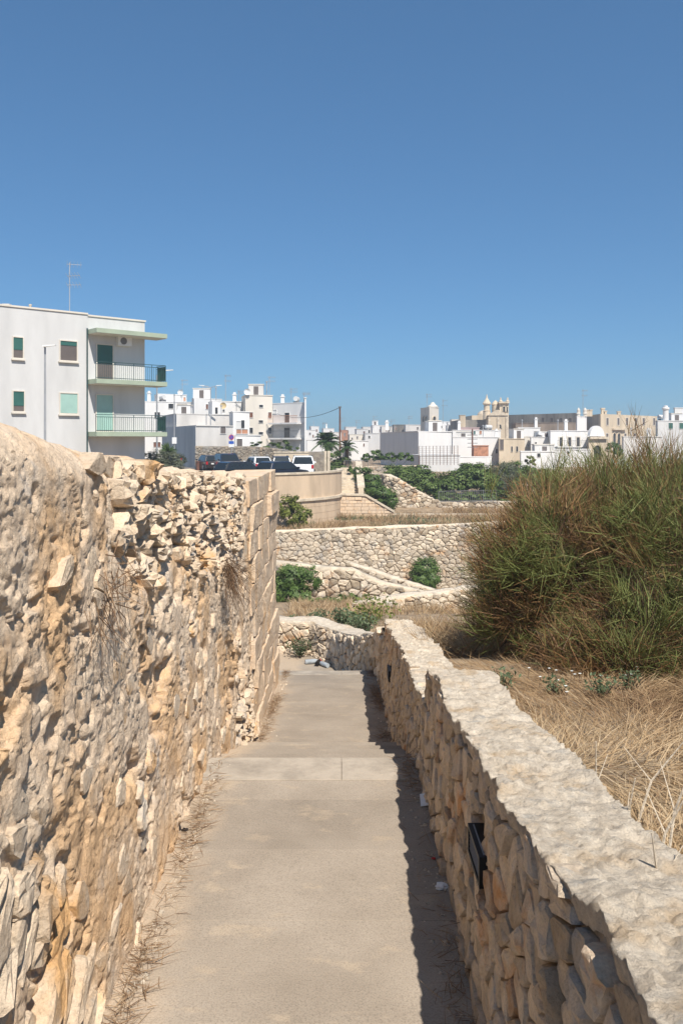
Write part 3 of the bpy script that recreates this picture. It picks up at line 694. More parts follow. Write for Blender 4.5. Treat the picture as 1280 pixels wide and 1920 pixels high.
# stairs beside the bastion
st = thing('stone_staircase', 'narrow stone stair climbing beside the curved bastion wall', 'stairs', (0.5, 58, E(-5.2)))
for i in range(11):
    y0 = 58.2+i*0.75; e = -3.85+0.155*(i+1); MB().box(-0.05-st.location.x, 1.12-st.location.x, y0-st.location.y, y0+0.75-st.location.y, -1.2, E(e)-st.location.z).build('step', M['coping'], st)
m = MB(); prof = [(57.9, -3.25), (66.5, -1.75)]
vs = []
for y, e in prof:
    for x, ee in ((1.14, -5.4), (1.5, -5.4), (1.5, e), (1.14, e)): vs.append(rel(st, (x, y, E(ee))))
m.add(vs, [(0, 1, 2, 3), (7, 6, 5, 4)]+[(k, k+4, (k+1) % 4+4, (k+1) % 4) for k in range(4)]).build('side_wall', M['town_stone'], st)
m = MB(); vs = []
for y, e in prof:
    for x, ee in ((1.08, e+0.003), (1.58, e+0.003), (1.58, e+0.1), (1.08, e+0.1)): vs.append(rel(st, (x, y, E(ee))))
m.add(vs, [(0, 1, 2, 3), (7, 6, 5, 4)]+[(k, k+4, (k+1) % 4+4, (k+1) % 4) for k in range(4)]).build('coping', M['coping'], st)
# ashlar wall of the lower flight
aw = thing('stair_wall', 'coursed block wall of the lower stair with a sloping coping', 'stone wall', (1.8, 57.0, E(-5.3)))
def awtop(x): return float(np.interp(x, [0, 1.6, 3.55], [-3.56, -3.62, -4.75]))
m = MB(); pl = [(-0.1, -5.5), (3.45, -5.5), (3.45, awtop(3.45)-0.14), (1.6, awtop(1.6)-0.14), (-0.1, awtop(0)-0.14)]
m.add([rel(aw, (x, 57.05, E(e))) for x, e in pl]+[rel(aw, (x, 57.4, E(e))) for x, e in pl], [(0, 1, 2, 3, 4), (9, 8, 7, 6, 5)]+[(i, i+5, (i+1) % 5+5, (i+1) % 5) for i in range(5)]).build('core', M['core'], aw)
r = random.Random(12)
for k in range(8):
    e0 = -5.35+0.225*k; x = -0.1-(0.25 if k % 2 else 0)
    while x < 3.5:
        x2 = x+r.uniform(0.42, 0.62); xa, xb = max(x, -0.1), min(x2-0.02, 3.5)
        ta, tb = min(e0+0.205, awtop(xa)-0.15), min(e0+0.205, awtop(xb)-0.15)
        if xb-xa > 0.1 and ta > e0+0.05:
            tb = max(tb, e0+0.01); y0 = 57.0+r.uniform(-0.03, 0.02)
            MB().add([rel(aw, p) for p in [(xa, y0, E(e0)), (xb, y0, E(e0)), (xb, y0, E(tb)), (xa, y0, E(ta)), (xa, 57.1, E(e0)), (xb, 57.1, E(e0)), (xb, 57.1, E(tb)), (xa, 57.1, E(ta))]],
                [(0, 1, 2, 3), (0, 4, 5, 1), (1, 5, 6, 2), (2, 6, 7, 3), (3, 7, 4, 0)]).build('block', M['ashlar'], aw)
        x = x2
for (xa, xb) in ((-0.1, 1.597), (1.603, 3.55)):
    ta, tb = awtop(xa), awtop(xb)
    MB().add([rel(aw, p) for p in [(xa, 56.92, E(ta-0.13)), (xb, 56.92, E(tb-0.13)), (xb, 56.92, E(tb)), (xa, 56.92, E(ta)), (xa, 57.45, E(ta-0.13)), (xb, 57.45, E(tb-0.13)), (xb, 57.45, E(tb)), (xa, 57.45, E(ta))]],
        [(0, 1, 2, 3), (7, 6, 5, 4), (0, 4, 5, 1), (1, 5, 6, 2), (2, 6, 7, 3), (3, 7, 4, 0)]).build('coping', M['coping'], aw)
tag(MB().box(3.5, 11, 57.6, 57.85, E(-5.35), E(-4.98)).build('kerb', M['coping']), kind='structure')

# ================================================================== BUILDINGS
def ray_on(face, px, py):
    "point of the vertical face (A,B ground points) seen through a pixel"
    (ax, ay), (bx, by) = face; k = (px-640)/F
    # A + s(B-A) has x = k*y
    s = (k*ay-ax)/((bx-ax)-k*(by-ay)); y = ay+s*(by-ay); return Vector((k*y, y, EYE-(py-825)/F*y))
def g(px, d): return (X(px, d), d)
def face_n(face):
    d = Vector((face[1][0]-face[0][0], face[1][1]-face[0][1], 0)).normalized(); return Vector((d.y, -d.x, 0))
def opening(root, face, x0, x1, y0, y1, pane='pane', frame='frame', name='window', fw=0.07, shutter=None, sh_to=1.0, sill=True):
    n = face_n(face); a, b = ray_on(face, x0, y1), ray_on(face, x1, y1); ta, tb = ray_on(face, x0, y0), ray_on(face, x1, y0)
    z0 = (a.z+b.z)/2; z1 = (ta.z+tb.z)/2; t = (b-a); t.z = 0; L = t.length; t.normalize(); up = Vector((0, 0, 1))
    o = Vector((a.x, a.y, z0)); H = z1-z0
    def q(m, u0, u1, v0, v1, d0, d1):
        return m.slab(rel(root, o+t*u0+up*v0+n*d0), rel(root, o+t*u1+up*v0+n*d0), rel(root, o+t*u1+up*v1+n*d0), rel(root, o+t*u0+up*v1+n*d0), n, d1-d0)
    m = MB(); fd = 0.07
    q(m, -fw, 0, -fw, H+fw, 0, fd); q(m, L, L+fw, -fw, H+fw, 0, fd); q(m, 0, L, H, H+fw, 0, fd); q(m, 0, L, -fw, 0, 0, fd)
    w_ = m.build(name, M[frame], root)
    q(MB(), 0, L, 0, H, 0, 0.012).build('pane', M[pane], w_)
    if shutter: q(MB(), 0, L, H*(1-sh_to), H, 0.013, 0.035).build('shutter', M[shutter], w_)
    if sill: q(MB(), -fw-0.05, L+fw+0.05, -fw-0.08, -fw-0.002, 0, 0.14).build('sill', M[frame], w_)
    return w_
def house(name, label, A, B, C, ytop, base_e, mat, smat=None, cat='house', wins=(), coping='coping_w', group=None, ytop_e=None):
    """A: far end of the side face, B: near corner, C: far end of the front face, each (px, distance); ytop: pixel of the roof edge at B"""
    a, b, c = (g(*q) for q in (A, B, C)); d = (a[0]+c[0]-b[0], a[1]+c[1]-b[1]); top = Z(ytop, B[1])
    root = thing(name, label, cat, ((b[0]+d[0])/2, (b[1]+d[1])/2, E(base_e)), 0, group)
    quad_ = [a, b, c, d]
    MB().prism([rel(root, (*p, 0)).xy for p in quad_], 0, top-root.location.z-0.1).build('wall', M[mat], root)
    cx = sum(p[0] for p in quad_)/4; cy = sum(p[1] for p in quad_)/4
    o = [((p[0]-cx), (p[1]-cy)) for p in quad_]; o = [(x+0.07*np.sign(x)+cx-root.location.x, y+0.07*np.sign(y)+cy-root.location.y) for x, y in o]
    MB().prism(o, top-root.location.z-0.098, top-root.location.z).build('roof_edge', M[mat], root)
    fr = (b, c) if b[0] < c[0] else (c, b); sd_ = (a, b) if a[0] < b[0] else (b, a)
    for w_ in wins:
        opening(root, fr if w_[0] == 'f' else sd_, *w_[1:5], **(w_[5] if len(w_) > 5 else {}))
    return root, fr, sd_
dk = dict(frame='white', fw=0.04, sill=False)
# ---------- the apartment block with balconies
Af, Bf, Cf = g(-90, 45.1), g(165, 50.0), g(272, 52.6)
dirf = Vector((Cf[0]-Af[0], Cf[1]-Af[1], 0)).normalized(); nf = Vector((dirf.y, -dirf.x, 0))
ap = thing('apartment_block', 'pale grey apartment block with green edged balconies and shuttered windows', 'apartment block', (-14, 52, E(CP)))
face = ((Bf[0]-dirf.x*6.5, Bf[1]-dirf.y*6.5), (Bf[0], Bf[1])); bk = -nf*11
ztop1 = Z(587, 50.0); ztop2 = Z(601, 52.6)
endp = (Bf[0]+dirf.x*3.75, Bf[1]+dirf.y*3.75)
def pr(pts): return [rel(ap, (p[0], p[1], 0)).xy for p in pts]
lft = (Bf[0]-dirf.x*9, Bf[1]-dirf.y*9)
MB().prism(pr([lft, Bf, (Bf[0]+bk.x, Bf[1]+bk.y), (lft[0]+bk.x, lft[1]+bk.y)]), -0.3, ztop1-ap.location.z-0.1).build('wall', M['grey_render'], ap)
s2 = nf*-0.10
b2 = (Bf[0]+s2.x+dirf.x*0.003, Bf[1]+s2.y+dirf.y*0.003); e2 = (endp[0]+s2.x, endp[1]+s2.y)
MB().prism(pr([b2, e2, (e2[0]+bk.x, e2[1]+bk.y), (b2[0]+bk.x, b2[1]+bk.y)]), -0.3, ztop2-ap.location.z-0.1).build('wall', M['grey_render'], ap)
face2 = (b2, e2)
def ledge(p0, p1, out, back, z0, z1, name, mat, par=ap):
    a, b = Vector((*p0, 0)), Vector((*p1, 0)); d = (b-a).normalized(); n = Vector((d.y, -d.x, 0))
    q = [a+n*out, b+n*out, b-n*back, a-n*back]
    return MB().prism([rel(par, p).xy for p in q], z0-par.location.z, z1-par.location.z).build(name, M[mat], par)
ledge((lft[0], lft[1]), Bf, 0.06, 0.3, ztop1-0.098, ztop1, 'roof_edge', 'cream')
ledge(b2, (e2[0]+dirf.x*0.06, e2[1]+dirf.y*0.06), 0.06, 0.3, ztop2-0.098, ztop2, 'roof_edge', 'cream')
ov = (e2[0]+dirf.x*0.85, e2[1]+dirf.y*0.85)
b3 = (b2[0]-dirf.x*0.02+nf.x*0.11, b2[1]-dirf.y*0.02+nf.y*0.11)
zs = [Z(626, 51), Z(718, 51), Z(814, 51)]
for k, z in enumerate(zs):
    nm = 'eave' if k == 0 else 'balcony'
    s_ = ledge(b2, ov, 1.25, -0.003 if True else 0, z-0.13, z+0.13, nm, 'slabgreen')
    ledge((b2[0]+dirf.x*0.03, b2[1]+dirf.y*0.03), (ov[0]-dirf.x*0.04, ov[1]-dirf.y*0.04), 1.2, -0.01, z-0.16, z-0.133, 'soffit', 'cream').parent = s_
    for ch in s_.children: ch.location -= s_.location
    if k:
        m = MB(); zt = z+0.13; pts = [Vector((*b2, 0))+nf*1.15, Vector((*ov, 0))+nf*1.15-dirf*0.06, Vector((*ov, 0))-dirf*0.06+nf*0.05]
        for p, q in ((pts[0], pts[1]), (pts[1], pts[2])):
            for hz in (0.08, 0.86, 1.0): m.bar(rel(ap, (p.x, p.y, zt+hz)), rel(ap, (q.x, q.y, zt+hz)), 0.022, 4)
            L = (q-p).length; nb = int(L/0.13)
            for i in range(nb+1):
                c = p.lerp(q, i/nb); m.bar(rel(ap, (c.x, c.y, zt)), rel(ap, (c.x, c.y, zt+(1.0 if i % 9 == 0 else 0.86))), 0.022 if i % 9 == 0 else 0.011, 4)
        m.build('railing', M['rail'], s_)
        pa = Vector((*ov, 0))-dirf*0.04
        MB().prism([rel(ap, p).xy for p in (pa+nf*1.12, pa+nf*0.1, pa+nf*0.1+dirf*0.02, pa+nf*1.12+dirf*0.02)], zt+0.1-ap.location.z, zt+0.95-ap.location.z).build('railing_screen', M['shutter_d'], s_)
wkw = dict(frame='cream', fw=0.06)
opening(ap, face, 25, 43, 633, 671, shutter='shutter_d', sh_to=0.6, pane='taupe', **wkw)
opening(ap, face, 113, 144, 640, 676, shutter='shutter_d', sh_to=0.22, pane='taupe', **wkw)
opening(ap, face, 25, 45, 734, 771, shutter='shutter_d', sh_to=0.72, pane='taupe', **wkw)
opening(ap, face, 113, 145, 738, 775, shutter='shutter_l', sh_to=0.99, **wkw)
opening(ap, face2, 182, 211, 647, 713, shutter='shutter_d', sh_to=0.52, name='door', sill=False, pane='taupe', **wkw)
opening(ap, face2, 181, 211, 741, 808, shutter='shutter_l', sh_to=0.99, name='door', sill=False, **wkw)
pa = ray_on(face2, 218, 648); pb = ray_on(face2, 243, 633)
ac = MB(); c0 = pa+nf*0.02
ac.slab(rel(ap, pa), rel(ap, Vector((pb.x, pb.y, pa.z))), rel(ap, pb), rel(ap, Vector((pa.x, pa.y, pb.z))), nf, 0.32); aco = ac.build('air_conditioner', M['plastic_w'], ap)
cc = pa.lerp(Vector((pb.x, pb.y, pa.z)), 0.38)+nf*0.325; cc.z = (pa.z+pb.z)/2
MB().bar(rel(ap, cc), rel(ap, cc+nf*0.02), 0.21, 16).build('fan_grille', M['iron'], aco)
q_ = Vector((Bf[0], Bf[1], 0))+nf*0.06-dirf*0.06
MB().bar(rel(ap, (q_.x, q_.y, E(CP))), rel(ap, (q_.x, q_.y, ztop1-0.9)), 0.045, 8).build('drainpipe', M['rail'], ap)
def antenna(px, ytop, ybot, d, label, seed, arms=3, w_=0.5, group='roof aerials', r_=0.03):
    rr = random.Random(seed); t = thing('television_aerial', label, 'aerial', P(px, ybot, d), 0, group)
    h = (ybot-ytop)/F*d; MB().bar((0, 0, -0.3), (0, 0, h), r_, 5).build('mast', M['galv'], t)
    for i in range(arms):
        z = h*(0.97-0.2*i-rr.uniform(0, 0.06)); a = rr.uniform(-0.5, 0.5); dx, dy = math.cos(a)*w_, math.sin(a)*w_
        m = MB(); m.bar((-0.25*dx, -0.25*dy, z), (dx, dy, z), r_*0.6, 4)
        for k in range(5):
            s = -0.2+k*0.28; m.bar((dx*s-dy*.3, dy*s+dx*.3, z-0.14), (dx*s+dy*.3, dy*s-dx*.3, z+0.14), r_*0.4, 4)
        m.build('antenna_arm', M['galv'], t)
    return t
antenna(131, 492, 584, 51.5, 'tall television aerial with three arms on the apartment block roof', 1, 3, 0.7, None, 0.028)
t = thing('roof_vent', 'short square vent on the apartment block roof', 'vent', (X(7, 48), 48.5, ztop1-0.2)); MB().box(-.17, .17, -.17, .17, 0, 0.42).box(-.2, .2, -.2, .2, .42, .48).build('shaft', M['cream'], t)
t = thing('vent_pipe', 'thin beige vent pipe on the apartment block roof', 'pipe', (X(55, 49), 49.2, ztop1-0.2)); MB().lathe([(0.06, 0), (0.06, 0.5), (0.085, 0.5), (0.085, 0.58), (0.0, 0.6)]).build('pipe', M['coping'], t)
M['palace_brown'] = flat_mat('brown_palace_stone', (0.30, 0.235, 0.18), 0.95, 0.3, 0.4, 0, streak=True)
# ---------- white houses behind the car park
BASE = -4.2
house('house', 'rear white house with an open roof terrace left of the stepped roofs', (255, 128), (272, 118), (392, 122), 752, BASE, 'white', wins=[('f', 316, 325, 757, 766, dk), ('f', 332, 351, 757, 767, dk), ('f', 290, 300, 773, 784, dk), ('f', 288, 301, 829, 838, dict(dk, pane='shutter_b'))])
house('rooftop_room', 'small white rooftop room with a dish, above the rear terrace house', (290, 126), (296, 122), (350, 125), 738, -0.5, 'white', cat='house', wins=[('f', 344, 348, 745, 752, dict(dk, pane='terracotta'))])
house('house', 'plain bright white upper house behind the double street lamp', (360, 118), (364, 115), (416, 118), 746, BASE, 'white', wins=[('f', 386, 390, 758, 767, dict(dk, pane='shutter_b'))])
house('house', 'low white house with a long grey side wall next to the stone wall', (304, 108), (367, 88), (437, 91), 797, BASE, 'dirty_white', wins=[('f', 413, 423, 799, 813, dict(dk, pane='taupe'))])
house('house_parapet', 'weathered white upper storey block over the low house', (305, 110), (331, 100), (437, 104), 775, -2.0, 'dirty_white', cat='house')
house('house', 'stepped white house with small windows and yellow dish', (391, 112), (398, 107), (462, 110), 751, BASE, 'white', wins=[('f', 403, 408, 764, 776, dk), ('f', 417, 421, 768, 772, dk)])
house('house', 'white house with a glazed bay and red brick balcony panels', (430, 102), (437, 98), (468, 99), 771, BASE, 'white', wins=[('f', 443, 451, 790, 803, dict(dk, pane='grey_render')), ('f', 452, 458, 788, 803, dict(dk, pane='pane')), ('f', 443, 452, 805, 813, dict(dk, pane='terracotta')), ('f', 453, 464, 805, 813, dict(dk, pane='terracotta'))])
h4, f4, _ = house('house', 'tall cream house with brown shuttered windows in two columns', (453, 112), (460, 106), (511, 107), 740, BASE, 'cream', wins=[('f', 464, 474, 773, 783, dict(dk, shutter='shutter_b')), ('f', 464, 474, 802, 812, dk), ('f', 486, 493, 759, 764, dk), ('f', 485, 493, 788, 793, dk), ('f', 485, 493, 810, 815, dk), ('f', 503, 509, 773, 784, dict(dk, shutter='shutter_b')), ('f', 503, 509, 802, 813, dk)])
h5, f5, _ = house('house', 'white house with two balconies and dark balcony doors beside the tall cream house', (509, 110), (511.5, 107), (572, 104), 756, BASE, 'white', wins=[('f', 534, 543, 774, 794, dict(dk, name='door')), ('f', 533, 544, 802, 823, dict(dk, name='door')), ('f', 537, 553, 827, 838, dict(dk, pane='grey_render')), ('f', 512, 519, 769, 775, dict(dk, pane='plastic_w'))])
n5 = face_n(f5)
for y_, in ((796,), (824,)):
    a, b = ray_on(f5, 513, y_), ray_on(f5, 567, y_); zz = a.z
    m = MB(); m.slab(rel(h5, a), rel(h5, Vector((b.x, b.y, zz))), rel(h5, Vector((b.x, b.y, zz+0.2))), rel(h5, Vector((a.x, a.y, zz+0.2))), n5, 1.1); s_ = m.build('balcony', M['white'], h5)
    m = MB()
    for i in range(29):
        c = a.lerp(b, i/28)+n5*1.05; m.bar(rel(h5, (c.x, c.y, zz+0.2)), rel(h5, (c.x, c.y, zz+1.05)), 0.018, 4)
    c0, c1 = a+n5*1.05, b+n5*1.05; m.bar(rel(h5, (c0.x, c0.y, zz+1.05)), rel(h5, (c1.x, c1.y, zz+1.05)), 0.03, 4); m.build('railing', M['terracotta'] if y_ == 796 else M['iron'], s_)
house('chimney_stack', 'slender white chimney stack at the edge of the balcony house', (570, 104.5), (571, 103), (574, 103), 745, BASE, 'white', cat='chimney')
house('porch', 'low white flat roofed porch in front of the bay house', (440, 90), (441, 88), (489, 89), 815, BASE, 'white', cat='porch', wins=[('f', 444, 454, 823, 838, dict(dk, pane='taupe'))])
rubble_wall('street_wall', 'old grey rubble wall behind the parked cars', [(X(366, 84), 84, E(-3), E(-0.62)), (X(480, 84), 84, E(-3), E(-0.68)), (X(530, 83), 83, E(-3), E(-0.95)), (X(560, 82), 82, E(-3), E(-1.3)), (X(584, 81), 81, E(-3), E(-1.35))], 0.34, 0.26, 0.5, M['farstone'], 51, 0.08, limit=0, capamp=0.06, capres=0.3, capmat=M['farstone'])
t = thing('gate_wall', 'rendered wall panel with flat coping right of the rubble street wall', 'wall', (X(555, 78), 78, E(CP))); MB().box(-2.0, 1.25, -0.15, 0.15, 0, 1.72).build('panel', M['town_stone'], t); MB().box(-2.05, 1.3, -0.2, 0.2, 1.723, 1.85).build('coping', M['coping'], t)
t = thing('wall_pier', 'blotched grey end wall with two square piers by the bastion', 'wall', (X(597, 70), 70, E(CP))); MB().box(-0.78, 0.45, -0.2, 0.2, -0.2, 1.95).build('panel', M['farstone'], t)
for x_ in (0.47, 0.75): MB().box(x_-0.013, x_+0.2, -0.26, 0.26, -0.2, 2.0).build('pier', M['coping'], t)
# ---------- skyline on the middle: small far houses
rr = random.Random(77); sky_h = []
for i, (x0, x1, yt, d, mt) in enumerate([(574, 592, 806, 210, 'white'), (583, 598, 799, 260, 'white'), (597, 612, 812, 190, 'grey_render'), (606, 626, 803, 240, 'white'), (622, 640, 810, 200, 'dirty_white'), (640, 652, 806, 230, 'terracotta'), (648, 668, 800, 260, 'white'), (655, 684, 814, 170, 'cream'), (668, 690, 804, 220, 'white'), (680, 700, 800, 250, 'dirty_white'), (684, 712, 812, 165, 'white'), (698, 722, 797, 240, 'white'), (715, 742, 799, 220, 'dirty_white'), (738, 765, 796, 210, 'town_dark'), (760, 792, 796, 200, 'dirty_white'), (820, 846, 790, 200, 'white'), (838, 868, 797, 190, 'white'), (846, 880, 786, 230, 'cream'), (575, 610, 824, 150, 'white'), (612, 655, 827, 150, 'dirty_white'), (652, 690, 826, 145, 'white')]):
    wn = []
    for k in range(rr.randint(1, 2)):
        xa = rr.uniform(x0+2, x1-6); ya = yt+rr.uniform(4, 9); wn.append(('f', xa, xa+rr.uniform(2.2, 3.2), ya, ya+rr.uniform(4, 6), dict(dk, pane=rr.choice(['pane', 'taupe', 'shutter_b']))))
    desc = dict(white='white', grey_render='pale grey', dirty_white='weathered off-white', terracotta='terracotta red', cream='cream', town_dark='dark stone')[mt]
    house('house', 'small '+desc+' flat roofed town house in the distant skyline', (x0-3, d+9), (x0, d), (x1, d+rr.uniform(-1, 3)), yt, -5, mt, wins=wn, group='distant skyline houses')
for i, (px, yt, yb, d) in enumerate([(342, 712, 742, 124), (423, 702, 745, 118), (505, 706, 742, 107), (546, 727, 756, 106), (570, 736, 748, 104), (448, 732, 752, 108), (381, 722, 748, 118), (700, 780, 800, 240), (733, 787, 800, 220), (766, 780, 797, 210), (800, 738, 760, 152), (830, 748, 792, 180), (1092, 730, 774, 150), (640, 783, 806, 230), (668, 788, 804, 220), (606, 792, 803, 240)]):
    antenna(px, yt, yb, d, 'thin rooftop television aerial against the sky', 100+i, 2, 0.5+d/400, 'thin aerials on the town roofs', 0.02+d/6000)
# satellite dishes
for px, py, d, c_, lab in ((339, 735, 121, 'plastic_w', 'white satellite dish on the rooftop room'), (464, 735, 106, 'plastic_w', 'white satellite dish on the tall cream house'), (419, 761, 106.4, 'yellow', 'yellowed satellite dish on the stepped house')):
    if c_ == 'yellow': M['yellow'] = flat_mat('yellowed_dish', (0.55, 0.42, 0.22), 0.6, 0.1, 1)
    t = thing('satellite_dish', lab, 'satellite dish', P(px, py+8, d)); m = MB(); prof = [(0.04, 0.0), (0.2, 0.03), (0.33, 0.10), (0.40, 0.16)]
    n = 14; vs = [(r_*math.cos(2*math.pi*i/n), -h-0.1, 0.55+r_*math.sin(2*math.pi*i/n)) for r_, h in prof for i in range(n)]
    m.add(vs, [(j*n+i, j*n+(i+1) % n, (j+1)*n+(i+1) % n, (j+1)*n+i) for j in range(3) for i in range(n)]+[tuple(range(n))]).build('dish', M[c_], t)
    MB().bar((0, 0, -0.3), (0, 0, 0.55), 0.03, 6).bar((0, 0, 0.55), (0, -0.15, 0.55), 0.03, 6).bar((0, -0.1, 0.1), (0, -0.6, 0.45), 0.015, 4).build('bracket', M['galv'], t)
# ---------- right-hand old town
house('house', 'big white house with a shaded grey side wall behind the tall mesh fence', (713, 128), (784, 104), (846, 108), 808, BASE, 'white')
house('garden_wall', 'low grey washed wall under the big white house', (770, 100), (787, 96), (862, 98), 853, BASE-1, 'grey_render', cat='wall')
bt, fb, sb_ = house('bell_tower', 'square pale stone bell tower with arched openings above the white houses', (788, 158), (804.5, 152), (822, 154), 763, -4, 'cream', cat='tower')
def arch_open(root, face, xc, w_, y0, y1, mat='pane', name='arched_opening'):
    a = ray_on(face, xc-w_/2, y1); b = ray_on(face, xc+w_/2, y1); n = face_n(face); t_ = (b-a); t_.z = 0; L = t_.length; t_.normalize(); H = ray_on(face, xc, y0).z-a.z
    pts = [(0, 0), (L, 0)]+[(L/2+L/2*math.cos(q), H-L/2+L/2*math.sin(q)) for q in np.linspace(0, math.pi, 9)]
    vs = [rel(root, a+t_*u+Vector((0, 0, v))+n*0.01) for u, v in pts]; k = len(vs); vs2 = [v+n*0.03 for v in vs]
    o = MB().add(vs+vs2, [tuple(range(k, 2*k))]+[(i, (i+1) % k, (i+1) % k+k, i+k) for i in range(k)]).build(name, M[mat], root)
    po = [(-.16, 0), (0, 0)]; m = MB(); out = [(L/2+(L/2+.16)*math.cos(q), H-L/2+(L/2+.16)*math.sin(q)) for q in np.linspace(0, math.pi, 9)]; inn = pts[2:]
    out = [(L+.16, 0)]+out+[(-.16, 0)]; inn = [(L, 0)]+inn+[(0, 0)]
    V = [rel(root, a+t_*u+Vector((0, 0, v))+n*0.0) for u, v in inn+out]; V2 = [v+n*0.14 for v in V]; k = len(inn); fs = []
    for i in range(k-1): fs += [(2*k+i, 2*k+i+1, 3*k+i+1, 3*k+i), (i, 2*k+i, 2*k+i+1, i+1)[::-1], (k+i, k+i+1, 3*k+i+1, 3*k+i)]
    m.add(V+V2, fs).build('surround', M['coping'], o)
    return o
arch_open(bt, fb, 813, 5, 781, 790); arch_open(bt, sb_, 794, 3, 781, 791); arch_open(bt, sb_, 799, 3, 781, 791)
MB().lathe([(0.9, 0), (0.9, 0.25), (0.5, 0.5), (0.35, 0.8), (0, 1.0)], rel(bt, P(811, 764, 154))).build('finial', M['cream'], bt)
house('house', 'small white roof block with one dark window below the bell tower', (795, 142), (798, 140), (823, 141), 790, -4, 'white', wins=[('f', 803, 809, 797, 808, dk)])
house('house', 'long bright white house behind the red brick hut', (846, 126), (848, 120), (936, 122), 819, BASE, 'white', wins=[('f', 928, 932, 842, 850, dk)])
house('house', 'white terrace house with rooftop balustrade behind the long white house', (844, 146), (848, 140), (938, 142), 806, BASE, 'white', wins=[('f', 881, 884.5, 808, 814, dict(dk, pane='shutter_d')), ('f', 887, 890.5, 808, 814, dict(dk, pane='shutter_d')), ('f', 898, 902, 807, 814, dict(dk, pane='terracotta'))])
house('house', 'dusty pink house beside the church', (858, 152), (861, 150), (898, 151), 801, BASE, 'pink')
house('brick_hut', 'small red brick rooftop hut', (884, 117), (888, 115), (915, 116), 835, BASE, 'brickwork', cat='hut')
house('garden_wall', 'white painted garden wall in front of the brick hut', (858, 106), (860, 105), (921, 106), 856, BASE-1, 'white', cat='wall')
house('house', 'golden stone house with a tall grey shutter and two small windows', (933, 124), (935, 118), (983, 120), 822, BASE, 'town_stone', wins=[('f', 936, 943, 824, 844, dict(dk, pane='taupe', frame='town_stone')), ('f', 957, 960, 837, 847, dict(dk, frame='cream')), ('f', 966.5, 970, 837, 847, dict(dk, frame='cream'))])
# church
chr_ = thing('church', 'old golden stone church with dome, lantern and twin bell towers', 'church', P(925, 830, 172)); D = 170
def cb(nm, x0, x1, y0, y1, d0, d1, mt): return MB().prism([rel(chr_, (*q, 0)).xy for q in (g(x0, d0), g(x1, d0), (X(x1, d0), d1), (X(x0, d0), d1))], Z(y1, d0)-chr_.location.z, Z(y0, d0)-chr_.location.z).build(nm, M[mt], chr_)
cb('nave', 862, 918, 787, 835, 174, 190, 'town_dark'); cb('choir', 884, 918, 779, 835, 176, 188, 'town_stone')
cb('facade', 916, 951, 779, 835, 170, 182, 'town_stone'); cb('tower', 936, 953, 756, 835, 171.5, 174.5, 'town_stone'); cb('tower_cornice', 934.5, 954.5, 753, 756, 171, 175, 'coping')
a, b, c = rel(chr_, P(914, 779, 169.8)), rel(chr_, P(953, 779, 169.8)), rel(chr_, P(933, 768, 169.8)); dv = Vector((0, 2, 0))
MB().add([a, b, c, a+dv, b+dv, c+dv], [(0, 1, 2), (5, 4, 3), (0, 3, 4, 1), (1, 4, 5, 2), (2, 5, 3, 0)]).build('pediment', M['coping'], chr_)
for x0 in (916, 932.5, 949):  # pilasters
    MB().box(*(lambda p: (p.x-0.25, p.x+0.25, p.y-0.12, p.y+0.1, p.z, p.z+4.6))(rel(chr_, P(x0+1, 825, 169.9)))).build('pilaster', M['coping'], chr_)
arch_open(chr_, (g(916, 169.97), g(951, 169.97)), 936, 6, 796, 803); arch_open(chr_, (g(936, 171.4), g(953, 171.4)), 944, 4, 762, 772); arch_open(chr_, (g(936, 171.4), g(953, 171.4)), 950, 2.5, 763, 772)
R = 22/F*176/2*1.1
MB().lathe([(R*1.15, -0.6), (R*1.15, 0), (R, 0), (R*0.94, R*0.35), (R*0.75, R*0.62), (R*0.4, R*0.82), (0.25, R*0.9)], rel(chr_, P(906, 780, 179)), 20).build('dome', M['coping'], chr_)
MB().lathe([(0.75, -1.6), (0.75, 0), (0.85, 0.1), (0.6, 0.2), (0.6, 1.3), (0.85, 1.4), (0.85, 1.6), (0.45, 2.2), (0.2, 2.6), (0.06, 3.4)], rel(chr_, P(912, 771, 172)), 12).build('lantern', M['town_stone'], chr_)
MB().lathe([(0.7, -0.6), (0.7, 0.9), (0.8, 1.0), (0.6, 1.4), (0.3, 1.7), (0.05, 1.9)], rel(chr_, P(928, 768, 173)), 12).build('cupola', M['town_stone'], chr_)
for px in (938, 951): MB().lathe([(0.35, 0), (0.35, 0.3), (0.12, 0.5), (0.2, 0.75), (0, 1.0)], rel(chr_, P(px, 754, 172.6)), 8).build('finial', M['coping'], chr_)
house('chapel', 'small gabled belfry wall at the church nave end', (860, 176), (862, 173.5), (872, 173.6), 778, -4, 'town_stone', cat='belfry')
# long dark palace and golden palazzo
house('palace', 'long blackened stone palace on the skyline', (950, 190), (955, 182), (1083, 168), 778, -4, 'town_dark', cat='building', wins=[('f', x_, x_+5, 784, 791, dict(dk, frame='town_dark', pane='taupe')) for x_ in (1000, 1015, 1031, 1049, 1066)])
house('palace_wall', 'reddish brown lower wall below the blackened palace', (958, 178), (966, 170), (1083, 164), 793, -4, 'palace_brown', cat='building')
pz, fp, sp_ = house('palazzo', 'golden stone palazzo with tall windows and an open loggia', (1099, 172), (1125, 160), (1231, 176), 776, -4, 'town_stone', cat='building', wins=[('f', x_, x_+4, 784, 797, dict(dk, frame='cream', pane='taupe', fw=0.1)) for x_ in (1135.5, 1156, 1172, 1188.5, 1203.5, 1223)]+[('f', x_, x_+4, 813, 823, dict(dk, frame='cream', pane='taupe', fw=0.1)) for x_ in (1135, 1169, 1187)])
for px in (1150, 1158.5): arch_open(pz, fp, px, 5, 812, 833)
